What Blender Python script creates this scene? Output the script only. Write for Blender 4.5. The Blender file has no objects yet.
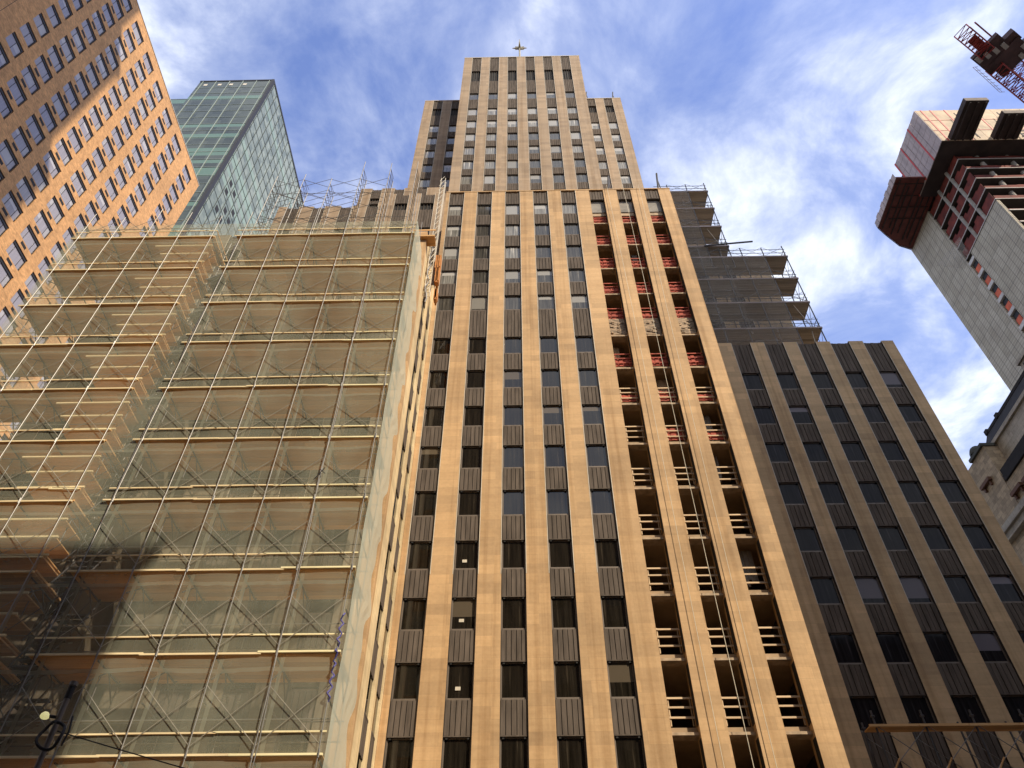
import bpy, math, random
from mathutils import Vector, Matrix
random.seed(11)
scene = bpy.context.scene
COL = scene.collection
R = math.radians

# ------------------------------------------------------------------ helpers
class MB:
    """collects boxes, bars and sheets; build() links them as one mesh object"""
    def __init__(s):
        s.v, s.f, s.m, s.uv = [], [], [], []
    def quad(s, pts, mi=0, uv=None):
        b = len(s.v); s.v += [tuple(p) for p in pts]
        s.f.append(tuple(range(b, b + len(pts)))); s.m.append(mi); s.uv.append(uv)
    def box(s, x0, x1, y0, y1, z0, z1, mi=0):
        b = len(s.v)
        s.v += [(x0,y0,z0),(x1,y0,z0),(x1,y1,z0),(x0,y1,z0),(x0,y0,z1),(x1,y0,z1),(x1,y1,z1),(x0,y1,z1)]
        for q in ((0,3,2,1),(4,5,6,7),(0,1,5,4),(1,2,6,5),(2,3,7,6),(3,0,4,7)):
            s.f.append(tuple(b+i for i in q)); s.m.append(mi); s.uv.append(None)
    def obox(s, c, u, v, w, mi=0):
        """box from its centre and three half-axis vectors"""
        c, u, v, w = Vector(c), Vector(u), Vector(v), Vector(w)
        b = len(s.v)
        for sz in (-1, 1):
            for sx, sy in ((-1,-1),(1,-1),(1,1),(-1,1)):
                s.v.append(tuple(c + u*sx + v*sy + w*sz))
        for q in ((0,3,2,1),(4,5,6,7),(0,1,5,4),(1,2,6,5),(2,3,7,6),(3,0,4,7)):
            s.f.append(tuple(b+i for i in q)); s.m.append(mi); s.uv.append(None)
    def bar(s, p, q, r, n=6, mi=0, r2=None):
        p, q = Vector(p), Vector(q); d = (q-p)
        if d.length < 1e-6: return
        d.normalize()
        a = d.orthogonal().normalized(); c = d.cross(a)
        b = len(s.v); r2 = r if r2 is None else r2
        for P, rr in ((p, r), (q, r2)):
            for i in range(n):
                t = 2*math.pi*i/n
                s.v.append(tuple(P + (a*math.cos(t) + c*math.sin(t))*rr))
        for i in range(n):
            j = (i+1) % n
            s.f.append((b+i, b+j, b+n+j, b+n+i)); s.m.append(mi); s.uv.append(None)
        s.f.append(tuple(b+i for i in reversed(range(n)))); s.m.append(mi); s.uv.append(None)
        s.f.append(tuple(b+n+i for i in range(n))); s.m.append(mi); s.uv.append(None)
    def path(s, pts, r, n=6, mi=0):
        for a, b in zip(pts[:-1], pts[1:]): s.bar(a, b, r, n, mi)
    def add(s, o, off=(0,0,0), mimap=None):
        b = len(s.v); ox, oy, oz = off
        s.v += [(x+ox, y+oy, z+oz) for x, y, z in o.v]
        for f, m, u in zip(o.f, o.m, o.uv):
            s.f.append(tuple(b+i for i in f)); s.m.append(m if mimap is None else mimap[m]); s.uv.append(u)
    def mesh(s, name, mats):
        me = bpy.data.meshes.new(name)
        me.from_pydata(s.v, [], s.f)
        for m in (mats if isinstance(mats, (list, tuple)) else [mats]): me.materials.append(m)
        me.polygons.foreach_set('material_index', s.m)
        if any(u is not None for u in s.uv):
            ul = me.uv_layers.new(name='UVMap')
            for p, u in zip(me.polygons, s.uv):
                if u is not None:
                    for k, li in enumerate(p.loop_indices): ul.data[li].uv = u[k]
        me.update()
        return me
    def build(s, name, mats, parent=None, loc=None):
        return place(name, s.mesh(name, mats), parent, loc)

def place(name, me, parent=None, loc=None):
    o = bpy.data.objects.new(name, me); COL.objects.link(o)
    if loc is not None: o.location = loc
    if parent is not None: o.parent = parent
    return o

def tag(o, label=None, cat=None, group=None, kind=None):
    if label: o['label'] = label
    if cat: o['category'] = cat
    if group: o['group'] = group
    if kind: o['kind'] = kind
    return o

def empty(name, label, cat, group=None, loc=(0,0,0)):
    o = bpy.data.objects.new(name, None); COL.objects.link(o); o.location = loc
    return tag(o, label, cat, group)

# ------------------------------------------------------------------ materials
def mat(name):
    m = bpy.data.materials.new(name); m.use_nodes = True
    nt = m.node_tree; return m, nt, nt.nodes['Principled BSDF']
def N(nt, t, **k):
    n = nt.nodes.new(t)
    for a, b in k.items():
        if a in n.inputs.keys(): n.inputs[a].default_value = b
        else: setattr(n, a, b)
    return n
def L(nt, a, b): nt.links.new(a, b)
def ramp(nt, src, stops):
    r = nt.nodes.new('ShaderNodeValToRGB'); e = r.color_ramp.elements
    e[0].position, e[0].color = stops[0][0], (*stops[0][1], 1)
    e[1].position, e[1].color = stops[-1][0], (*stops[-1][1], 1)
    for p, c in stops[1:-1]:
        x = e.new(p); x.color = (*c, 1)
    L(nt, src, r.inputs[0]); return r.outputs[0]
def mixc(nt, f, a, b, mode='MIX'):
    n = nt.nodes.new('ShaderNodeMix'); n.data_type = 'RGBA'; n.blend_type = mode
    for i, x in ((0, f), (6, a), (7, b)):
        if isinstance(x, (int, float)): n.inputs[i].default_value = x
        elif isinstance(x, tuple): n.inputs[i].default_value = (*x, 1)
        else: L(nt, x, n.inputs[i])
    return n.outputs[2]
def math_(nt, op, a, b=None, c=None):
    n = nt.nodes.new('ShaderNodeMath'); n.operation = op
    for i, x in enumerate((a, b, c)):
        if x is None: continue
        if isinstance(x, (int, float)): n.inputs[i].default_value = x
        else: L(nt, x, n.inputs[i])
    return n.outputs[0]
def wpos(nt, scale=(1,1,1)):
    g = nt.nodes.new('ShaderNodeNewGeometry')
    mp = nt.nodes.new('ShaderNodeMapping'); mp.inputs['Scale'].default_value = scale
    L(nt, g.outputs['Position'], mp.inputs[0]); return mp.outputs[0]
def noise(nt, vec, sc, det=4, rough=.55):
    n = N(nt, 'ShaderNodeTexNoise', Scale=sc, Detail=det, Roughness=rough); L(nt, vec, n.inputs['Vector']); return n.outputs[0]

def simple(name, col, rough=.7, metal=0., var=.18, sc=1.2, stretch=(1,1,1), bump=0):
    m, nt, p = mat(name)
    n = noise(nt, wpos(nt, stretch), sc, 5)
    lo = tuple(c*(1-var) for c in col); hi = tuple(min(1, c*(1+var)) for c in col)
    L(nt, ramp(nt, n, [(.3, lo), (.7, hi)]), p.inputs['Base Color'])
    p.inputs['Roughness'].default_value = rough; p.inputs['Metallic'].default_value = metal
    if bump:
        b = N(nt, 'ShaderNodeBump', Strength=bump, Distance=.02); L(nt, n, b.inputs['Height']); L(nt, b.outputs[0], p.inputs['Normal'])
    return m

def stone(name, col, joint=.82):
    """limestone ashlar: tone per block, fine course lines, weathering streaks and stains"""
    m, nt, p = mat(name)
    v = wpos(nt)
    sx = nt.nodes.new('ShaderNodeSeparateXYZ'); L(nt, v, sx.inputs[0])
    h = math_(nt, 'ADD', sx.outputs[0], sx.outputs[1])
    cm = nt.nodes.new('ShaderNodeCombineXYZ'); L(nt, h, cm.inputs[0]); L(nt, sx.outputs[2], cm.inputs[1])
    br = N(nt, 'ShaderNodeTexBrick', Scale=1.0); br.inputs['Brick Width'].default_value = 2.4
    br.inputs['Row Height'].default_value = .6; br.inputs['Mortar Size'].default_value = .012; br.inputs['Mortar Smooth'].default_value = .3
    br.inputs['Color1'].default_value = (.8,.8,.81,1); br.inputs['Color2'].default_value = (1.1,1.09,1.07,1); br.inputs['Mortar'].default_value = (joint,joint,joint,1)
    L(nt, cm.outputs[0], br.inputs['Vector'])
    big = noise(nt, v, .22, 5, .6)
    streak = noise(nt, wpos(nt, (2.2, 2.2, .06)), 1.0, 4, .6)
    layer = noise(nt, wpos(nt, (.25, .25, 3.0)), 1.0, 5, .7)
    fine = noise(nt, v, 5.0, 5, .7)
    dk = tuple(c*.78 for c in col); lt = tuple(min(1, c*1.16) for c in col)
    c = ramp(nt, big, [(.28, dk), (.5, col), (.75, lt)])
    c = mixc(nt, .75, c, br.outputs['Color'], 'MULTIPLY')
    c = mixc(nt, 1., c, ramp(nt, streak, [(.3, (.76,.71,.64)), (.52, (1,1,1))]), 'MULTIPLY')
    c = mixc(nt, 1., c, ramp(nt, layer, [(.3, (.92,.9,.87)), (.6, (1.03,1.03,1.02))]), 'MULTIPLY')
    c = mixc(nt, 1., c, ramp(nt, fine, [(.3, (.92,.92,.92)), (.7, (1.05,1.05,1.05))]), 'MULTIPLY')
    L(nt, c, p.inputs['Base Color']); p.inputs['Roughness'].default_value = .85
    b = N(nt, 'ShaderNodeBump', Strength=.25, Distance=.03); L(nt, fine, b.inputs['Height']); L(nt, b.outputs[0], p.inputs['Normal'])
    return m

def brick(name, col, w=.42, hgt=.14, mort=(.45,.38,.3), spread=.35):
    m, nt, p = mat(name)
    v = wpos(nt); sx = nt.nodes.new('ShaderNodeSeparateXYZ'); L(nt, v, sx.inputs[0])
    h = math_(nt, 'ADD', sx.outputs[0], sx.outputs[1])
    cm = nt.nodes.new('ShaderNodeCombineXYZ'); L(nt, h, cm.inputs[0]); L(nt, sx.outputs[2], cm.inputs[1])
    br = N(nt, 'ShaderNodeTexBrick', Scale=1.0); br.inputs['Brick Width'].default_value = w
    br.inputs['Row Height'].default_value = hgt; br.inputs['Mortar Size'].default_value = .012
    br.inputs['Color1'].default_value = (*[c*(1-spread) for c in col], 1); br.inputs['Color2'].default_value = (*[min(1, c*(1+spread)) for c in col], 1)
    br.inputs['Mortar'].default_value = (*mort, 1); L(nt, cm.outputs[0], br.inputs['Vector'])
    big = noise(nt, v, .15, 4); sp = noise(nt, v, 1.7, 6, .75)
    c = mixc(nt, 1., br.outputs['Color'], ramp(nt, big, [(.3, (.85,.85,.85)), (.7, (1.1,1.08,1.05))]), 'MULTIPLY')
    c = mixc(nt, 1., c, ramp(nt, sp, [(.3, (.75,.72,.7)), (.5, (1,1,1)), (.72, (1.25,1.22,1.18))]), 'MULTIPLY')
    L(nt, c, p.inputs['Base Color']); p.inputs['Roughness'].default_value = .9
    return m

def glass(name, dark, blind, prob, rough=.04, fold_amt=1.):
    """window pane: reflective skin over a dim room; some panes have a shade drawn part of the way down"""
    m, nt, p = mat(name)
    uv = nt.nodes.new('ShaderNodeUVMap'); s = nt.nodes.new('ShaderNodeSeparateXYZ'); L(nt, uv.outputs[0], s.inputs[0])
    g = nt.nodes.new('ShaderNodeNewGeometry'); ri = g.outputs['Random Per Island']
    oi = nt.nodes.new('ShaderNodeObjectInfo')
    r1 = math_(nt, 'FRACT', math_(nt, 'ADD', ri, oi.outputs['Random']))
    r2 = math_(nt, 'FRACT', math_(nt, 'MULTIPLY', r1, 37.7))
    has = math_(nt, 'LESS_THAN', r1, prob)
    low = math_(nt, 'SUBTRACT', .75, math_(nt, 'MULTIPLY', r2, .7))
    drawn = math_(nt, 'GREATER_THAN', s.outputs[1], low)
    f = math_(nt, 'MULTIPLY', has, drawn)
    cv = nt.nodes.new('ShaderNodeCombineXYZ'); L(nt, math_(nt, 'ADD', math_(nt, 'MULTIPLY', s.outputs[0], 7.), math_(nt, 'MULTIPLY', r1, 50.)), cv.inputs[0])
    L(nt, math_(nt, 'MULTIPLY', s.outputs[1], .4), cv.inputs[1])
    fold = noise(nt, cv.outputs[0], 1.3, 3)
    room = ramp(nt, fold, [(.35, tuple(c*(1-.6*fold_amt) for c in dark)), (.62, dark), (.72, tuple(c*(1+1.6*fold_amt) for c in dark))])
    bl = mixc(nt, r2, blind, tuple(c*.7 for c in blind))
    L(nt, mixc(nt, f, room, bl), p.inputs['Base Color'])
    p.inputs['Roughness'].default_value = rough; p.inputs['IOR'].default_value = 1.52
    wv = noise(nt, wpos(nt), .7, 2)
    b = N(nt, 'ShaderNodeBump', Strength=.06, Distance=.05); L(nt, wv, b.inputs['Height']); L(nt, b.outputs[0], p.inputs['Normal'])
    return m

def net(name, col, cover, vary=1.):
    """debris netting: a woven translucent sheet that lets part of the view through"""
    m, nt, p = mat(name); nt.nodes.remove(p)
    out = nt.nodes['Material Output']
    d = N(nt, 'ShaderNodeBsdfDiffuse', Color=(*col, 1)); t = N(nt, 'ShaderNodeBsdfTranslucent', Color=(*col, 1))
    a = N(nt, 'ShaderNodeMixShader', Fac=.35); L(nt, d.outputs[0], a.inputs[1]); L(nt, t.outputs[0], a.inputs[2])
    tr = N(nt, 'ShaderNodeBsdfTransparent')
    n = noise(nt, wpos(nt, (1, 1, .35)), .35, 4, .6)
    fol = noise(nt, wpos(nt, (.3, .3, 2.0)), 1.0, 3, .6)
    k = math_(nt, 'MULTIPLY', math_(nt, 'ADD', math_(nt, 'MULTIPLY', math_(nt, 'ADD', n, math_(nt, 'MULTIPLY', fol, .5)), vary), .75*(1-vary)), cover*1.33)
    sx = nt.nodes.new('ShaderNodeSeparateXYZ'); L(nt, wpos(nt), sx.inputs[0])
    sm = math_(nt, 'LESS_THAN', math_(nt, 'FRACT', math_(nt, 'MULTIPLY', math_(nt, 'ADD', sx.outputs[0], math_(nt, 'MULTIPLY', n, .25)), .47)), .07)
    sz = math_(nt, 'LESS_THAN', math_(nt, 'FRACT', math_(nt, 'MULTIPLY', math_(nt, 'ADD', sx.outputs[2], math_(nt, 'MULTIPLY', n, .35)), .29)), .045)
    k = math_(nt, 'ADD', k, math_(nt, 'MULTIPLY', math_(nt, 'MAXIMUM', sm, sz), cover*.45))   # doubled cloth where the sheets overlap
    x = nt.nodes.new('ShaderNodeMixShader'); L(nt, k, x.inputs[0]); L(nt, tr.outputs[0], x.inputs[1]); L(nt, a.outputs[0], x.inputs[2])
    L(nt, x.outputs[0], out.inputs['Surface'])
    return m

def wood(name, col):
    m, nt, p = mat(name)
    g = nt.nodes.new('ShaderNodeNewGeometry')
    n = noise(nt, wpos(nt, (.4, 5, 5)), 1.0, 5, .6)
    c = ramp(nt, g.outputs['Random Per Island'], [(0, tuple(x*.72 for x in col)), (.5, col), (1, tuple(min(1, x*1.25) for x in col))])
    c = mixc(nt, 1., c, ramp(nt, n, [(.3, (.8,.78,.75)), (.7, (1.1,1.1,1.08))]), 'MULTIPLY')
    L(nt, c, p.inputs['Base Color']); p.inputs['Roughness'].default_value = .8
    return m

M = {}
M['stone'] = stone('limestone_buff', (.56,.365,.19))
M['stone_upper'] = stone('limestone_weathered', (.38,.28,.19))
M['stone_side'] = stone('limestone_sunlit', (.72,.57,.34), .9)  # side pier stone lightened to stand in for stronger sun on it
M['stone_wing'] = stone('limestone_shade_side', (.62,.435,.245))  # limestone lightened and warmed in place of fill light
M['trim'] = simple('aluminium_trim', (.6,.54,.43), .5, .0, .12, 3)
M['span'] = simple('bronze_spandrel', (.118,.094,.075), .8, 0, .34, 1.3, (3, 3, .4)); M['span'].node_tree.nodes['Principled BSDF'].inputs['Specular IOR Level'].default_value = .15
M['frame'] = simple('bronze_window_frame', (.17,.135,.105), .5, .3, .12)
M['lining'] = simple('bronze_lining', (.06,.047,.037), .6, .1, .2)
M['seam'] = simple('dark_seam', (.02,.018,.016), .8)
M['louv'] = simple('dark_louvre', (.01,.009,.008), .8, 0)
M['glass'] = glass('window_glass', (.02,.016,.011), (.12,.095,.065), .07)
M['glass_up'] = glass('window_glass_upper', (.085,.078,.065), (.33,.31,.27), .3)
M['glass_lt'] = glass('window_glass_pale', (.3,.285,.25), (.46,.44,.4), .6)  # pale pane colour stands in for reflected sky; drawn blinds as well
M['glass_wing'] = glass('window_glass_wing', (.022,.02,.022), (.2,.18,.2), .15)
M['glass_wing'].node_tree.nodes['Principled BSDF'].inputs['IOR'].default_value = 1.2
M['concrete'] = simple('floor_concrete', (.38,.265,.155), .85, 0, .2, .8)
M['lintel'] = simple('stone_lintel', (.42,.31,.2), .9, 0, .35, 2.5)
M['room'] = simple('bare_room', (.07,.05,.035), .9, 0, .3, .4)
M['rubble'] = brick('brick_backing', (.38,.27,.17), .3, .1, (.2,.17,.14), .5)
M['rail'] = wood('timber_rail', (.62,.45,.28))
M['rednet'] = simple('orange_red_mesh', (.4,.075,.04), .8, 0, .5, 3, (1,1,4))
M['deckwood'] = wood('scaffold_plank', (.66,.39,.165))
M['toe'] = wood('pale_toe_board', (.9,.72,.44))
M['steel'] = simple('galvanised_tube', (.23,.22,.205), .45, .35, .15, 2)
M['brace'] = simple('worn_brace_tube', (.34,.31,.25), .6, .1, .2, 2)
M['steel_dk'] = simple('dark_tube', (.09,.085,.085), .5, .4, .2, 2)
M['net'] = net('debris_netting', (.60,.62,.48), .31)
M['net_side'] = net('debris_netting_return', (.72,.76,.63), .45, .3)
M['net_grey'] = net('grey_debris_netting', (.5,.47,.42), .27)
M['brick'] = brick('orange_brick', (.60,.325,.14), .42, .14, (.58,.36,.18), .18)
M['win_o'] = glass('apartment_glass', (.33,.31,.35), (.52,.5,.52), .3, .08, .15)  # lilac-grey base colour stands in for sky reflected in the panes
M['frame_o'] = simple('apartment_frame', (.03,.027,.025), .5, .3)  # frame black, deepened so window heads read as recess shade
M['black'] = simple('black_grille', (.012,.011,.01), .7)
M['roof'] = simple('roof_gravel', (.25,.23,.21), .95)
M['conc_t'] = None
M['column'] = simple('grey_column', (.27,.245,.21), .9, 0, .3, 1)
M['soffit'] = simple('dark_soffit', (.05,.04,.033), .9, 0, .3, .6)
M['osheet2'] = simple('dusty_red_sheet', (.13,.018,.009), .85, 0, .5, .7)
M['mull'] = simple('pale_mullion', (.34,.39,.34), .4, .4, .1)
M['mull_dk'] = simple('dark_mullion', (.07,.08,.075), .4, .5, .1)
M['redbrown'] = simple('red_brown_panel', (.13,.032,.022), .7, 0, .35, .8)
M['redline'] = simple('red_channel', (.45,.04,.03), .6)
M['screen'] = simple('screen_panel', (.36,.28,.25), .6, 0, .25, .5, (1, 2, .4))
M['greysheet'] = simple('grey_sheet', (.24,.22,.19), .8, 0, .3, 1)
M['slab'] = simple('slab_edge', (.5,.47,.43), .85)
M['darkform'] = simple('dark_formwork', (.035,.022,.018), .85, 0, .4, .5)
M['craner'] = simple('crane_red', (.26,.03,.028), .5, .2, .3)
M['craneg'] = simple('counterweight_concrete', (.33,.31,.29), .85)
M['oldstone'] = brick('old_stone', (.40,.31,.2), .9, .45, (.2,.16,.11), .22)
M['oldgrey'] = brick('old_pale_stone', (.42,.38,.31), 1.1, .5, (.25,.22,.18), .12)
M['gate'] = simple('dusty_grey_gate', (.13,.1,.085), .8, 0, .3, 1)
M['slate'] = simple('dark_slate', (.022,.018,.016), .95, 0, .3, 1.5)
M['copper'] = simple('dull_green_copper', (.06,.06,.045), .8)
M['rope'] = simple('pale_rope', (.7,.64,.5), .9, 0, .1)
M['orange'] = simple('orange_tarp', (.5,.2,.05), .8, 0, .3, 2)
M['gold'] = simple('gilded_metal', (.3,.27,.2), .6, .3, .15)
M['pole'] = simple('lamp_post_steel', (.17,.145,.12), .5, .4, .2)
M['blue'] = simple('blue_rope', (.1,.09,.3), .8)

def precast():
    m, nt, p = mat('ribbed_precast')
    v = wpos(nt); sx = nt.nodes.new('ShaderNodeSeparateXYZ'); L(nt, v, sx.inputs[0])
    h = math_(nt, 'ADD', sx.outputs[0], sx.outputs[1])
    rib = math_(nt, 'SINE', math_(nt, 'MULTIPLY', sx.outputs[2], 2*math.pi/.6))
    cm = nt.nodes.new('ShaderNodeCombineXYZ'); L(nt, h, cm.inputs[0]); L(nt, sx.outputs[2], cm.inputs[1])
    br = N(nt, 'ShaderNodeTexBrick', Scale=1.0); br.inputs['Brick Width'].default_value = 1.25; br.inputs['Row Height'].default_value = 3.6
    br.inputs['Mortar Size'].default_value = .05; br.inputs['Color1'].default_value = (.40,.355,.27,1); br.inputs['Color2'].default_value = (.47,.42,.33,1); br.inputs['Mortar'].default_value = (.2,.18,.15,1)
    br.offset = 0
    L(nt, cm.outputs[0], br.inputs['Vector'])
    c = mixc(nt, .6, br.outputs['Color'], ramp(nt, rib, [(.0, (.7,.7,.7)), (1., (1.1,1.1,1.1))]), 'MULTIPLY')
    c = mixc(nt, 1., c, ramp(nt, noise(nt, v, .4, 5), [(.3, (.82,.8,.78)), (.7, (1.1,1.1,1.08))]), 'MULTIPLY')
    L(nt, c, p.inputs['Base Color']); p.inputs['Roughness'].default_value = .9
    return m
M['conc_t'] = precast()

def curtain(name, axis, pitch, fl, z0, a, b, pale, pale_p):
    """glass curtain wall: tone differs from pane to pane and from floor to floor"""
    m, nt, p = mat(name)
    sx = nt.nodes.new('ShaderNodeSeparateXYZ'); L(nt, wpos(nt), sx.inputs[0])
    u = math_(nt, 'FLOOR', math_(nt, 'DIVIDE', sx.outputs[axis], pitch))
    zf = math_(nt, 'DIVIDE', math_(nt, 'SUBTRACT', sx.outputs[2], z0), fl)
    w = math_(nt, 'FLOOR', zf); half = math_(nt, 'GREATER_THAN', math_(nt, 'FRACT', zf), .6)
    cm = nt.nodes.new('ShaderNodeCombineXYZ'); L(nt, u, cm.inputs[0]); L(nt, w, cm.inputs[1]); L(nt, half, cm.inputs[2])
    wn = nt.nodes.new('ShaderNodeTexWhiteNoise'); L(nt, cm.outputs[0], wn.inputs['Vector'])
    cf = nt.nodes.new('ShaderNodeCombineXYZ'); L(nt, w, cf.inputs[1]); L(nt, half, cf.inputs[2])
    wf = nt.nodes.new('ShaderNodeTexWhiteNoise'); L(nt, cf.outputs[0], wf.inputs['Vector'])
    c = mixc(nt, wn.outputs[0], a, b)
    c = mixc(nt, math_(nt, 'MULTIPLY', math_(nt, 'LESS_THAN', wf.outputs[0], pale_p), .8), c, pale)
    L(nt, c, p.inputs['Base Color']); p.inputs['Roughness'].default_value = .1; p.inputs['IOR'].default_value = 1.4
    b = N(nt, 'ShaderNodeBump', Strength=.1, Distance=.1); L(nt, noise(nt, wpos(nt), .35, 2), b.inputs['Height']); L(nt, b.outputs[0], p.inputs['Normal'])
    return m
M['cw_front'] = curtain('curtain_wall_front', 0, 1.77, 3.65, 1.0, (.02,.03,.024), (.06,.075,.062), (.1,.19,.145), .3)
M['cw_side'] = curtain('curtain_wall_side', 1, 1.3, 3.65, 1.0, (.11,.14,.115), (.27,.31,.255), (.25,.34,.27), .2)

# ------------------------------------------------------------------ ground
def struct(name, mb, m): return tag(mb.build(name, m), kind='structure')
def asphalt(name, c, sc):
    return simple(name, c, .95, 0, .3, sc)
g = MB(); g.quad([(-900,-700,0),(900,-700,0),(900,900,0),(-900,900,0)]); struct('ground', g, asphalt('ground_dirt', (.09,.085,.08), .2))
g = MB(); g.quad([(-300,-6,.004),(300,-6,.004),(300,13,.004),(-300,13,.004)]); struct('road', g, asphalt('asphalt', (.05,.05,.05), 1.5))
g = MB(); g.box(-300, 300, 13, 24, -.2, .14); g.box(-300, 300, -12, -6, -.2, .14); struct('pavement', g, simple('paving', (.28,.27,.25), .9, 0, .15, .6))
g = MB()
for i in range(-40, 40): g.quad([(i*6, 3.4, .008), (i*6+3, 3.4, .008), (i*6+3, 3.55, .008), (i*6, 3.55, .008)])
struct('road_marking', g, simple('road_paint', (.75,.75,.72), .8))

# ------------------------------------------------------------------ main office tower
TOWER = empty('office_tower', 'tall buff stone office tower with dark ribbed window strips and a star on its roof', 'office tower', loc=(3.7, 35.25, 0))
def part(mb, name, m, parent=TOWER):
    """link a part whose geometry was laid out in world space"""
    o = mb.build(name, m, parent)
    o.matrix_parent_inverse = Matrix.Translation(-Vector(parent.location)) if parent.parent is None else Matrix.Identity(4)
    return o
def part_at(me, name, loc, parent=TOWER):
    o = place(name, me, parent, loc)
    o.matrix_parent_inverse = Matrix.Translation(-Vector(parent.location))
    return o
def sub(o_parent, me, name):
    """a sub-part sharing its part's origin"""
    return place(name, me, o_parent)

def win_mb(w, h):
    fr, pn = MB(), MB()
    y0, y1 = .19, .3
    fr.box(0, .07, y0, y1, 0, h); fr.box(w-.07, w, y0, y1, 0, h)
    fr.box(.07, w-.07, y0-.03, y1, 0, .1); fr.box(.07, w-.07, y0, y1, h-.07, h)
    pn.quad([(.06, .235, .08), (w-.06, .235, .08), (w-.06, .235, h-.06), (.06, .235, h-.06)], 0, [(0,0),(1,0),(1,1),(0,1)])
    return fr, pn
def span_mb(w, h):
    s = MB()
    s.box(0, w, .24, .34, 0, h, 1)
    n = 5; p = w/n
    for i in range(n):
        s.box(i*p+.018, (i+1)*p-.018, .10 + (.02 if i % 2 else 0), .24, .06, h-.015, 0)
    s.box(0, w, .09, .24, .0, .05, 0)
    s.box(.1, .2, .12, .3, -.1, 0, 1); s.box(w-.2, w-.1, .12, .3, -.1, 0, 1)
    return s
def louv_mb(w, h):
    s = MB(); s.box(0, w, .3, .36, 0, h, 1)
    n = 4
    for i in range(n+1): s.box(i*w/n-.015 if i else 0, i*w/n+.015 if i < n else w, .2, .3, 0, h, 0)
    return s
_wt, _st, _lt, _pm = {}, {}, {}, {}
segs = []          # every window / spandrel of the tower: (kind, x, Y, z, w, h, pane material key)
def key(w, h): return (round(w, 2), round(h, 2))

def facade(Y, back, X0, X1, z0, z1, cols, rows_of, ms, gl_of, trim=True, louvres=(), pier_d=.5, core=None, ztop=None):
    edges = [X0] + [e for c in cols for e in c[:2]] + [X1]
    zt = z1 if ztop is None else ztop
    for i in range(0, len(edges), 2):
        a, b = edges[i], edges[i+1]
        if b - a < .02: continue
        p = MB(); p.box(a, b, Y, Y+pier_d, z0, z1)
        o = part(p, 'pier', ms)
        if trim:
            t = MB()
            if i > 0: t.box(a+.003, a+.04, Y-.012, Y-.001, max(z0, 24), z1-.02)
            if i < len(edges)-2: t.box(b-.04, b-.003, Y-.012, Y-.001, max(z0, 24), z1-.02)
            jl = MB()                                     # dark metal lining on the sides of the window strip
            if i > 0: jl.box(a-.012, a-.001, Y+.004, Y+.3, z0, z1-.02)
            if i < len(edges)-2: jl.box(b+.001, b+.012, Y+.004, Y+.3, z0, z1-.02)
            if jl.v: jl.build('jamb_lining', M['lining'], o)
            if t.v: 
                so = t.build('jamb_trim', M['trim'], o)
    for ci, (xl, xr) in enumerate(cols):
        xl2, xr2 = xl+.014, xr-.014; w = xr2-xl2
        items = [(s, h, 'win') for s, h in rows_of(ci)] + [(a, b, 'louv') for a, b in louvres]
        items.sort(); z = z0
        for ri, (s, h, k) in enumerate(items):
            if s > z + .05: segs.append(('span', xl2, Y, z, w, s-z, None))
            segs.append((k, xl2, Y, s, w, h-s, gl_of(ci, s)))
            z = h
        if z1 - z > .1: segs.append(('span', xl2, Y, z, w, z1-z-.12, None))
    for c in (core or [(X0+.02, X1-.02, Y+.42, back, z0, z1-.35)]):
        p = MB(); p.box(*c); part(p, 'wall', ms)

# --- main shaft
MX = -6.85
mcols = [(-6.48+2.62*i, -6.48+2.62*i+1.34) for i in range(5)]
bays = [(6.67, 7.99), (9.27, 10.59), (11.87, 13.19)]
mrows = [(6.37+3.6*k, 6.37+3.6*k+1.87) for k in range(11)] + [(47.53+3.54*k, 47.53+3.54*k+1.87) for k in range(5)]
def gl_main(ci, s):
    if s < 46: return 'glass'
    if ci == 0 and s > 49: return 'glass_lt'
    return random.choice(['glass_up', 'glass_lt']) if s > 53 and ci != 1 else 'glass_up'
facade(35.25, 70, MX, bays[0][0], 3, 65.7, mcols, lambda c: mrows, M['stone'], gl_main,
       core=[(MX+.02, 6.4, 35.67, 41.4, 3, 65.3)])
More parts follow.
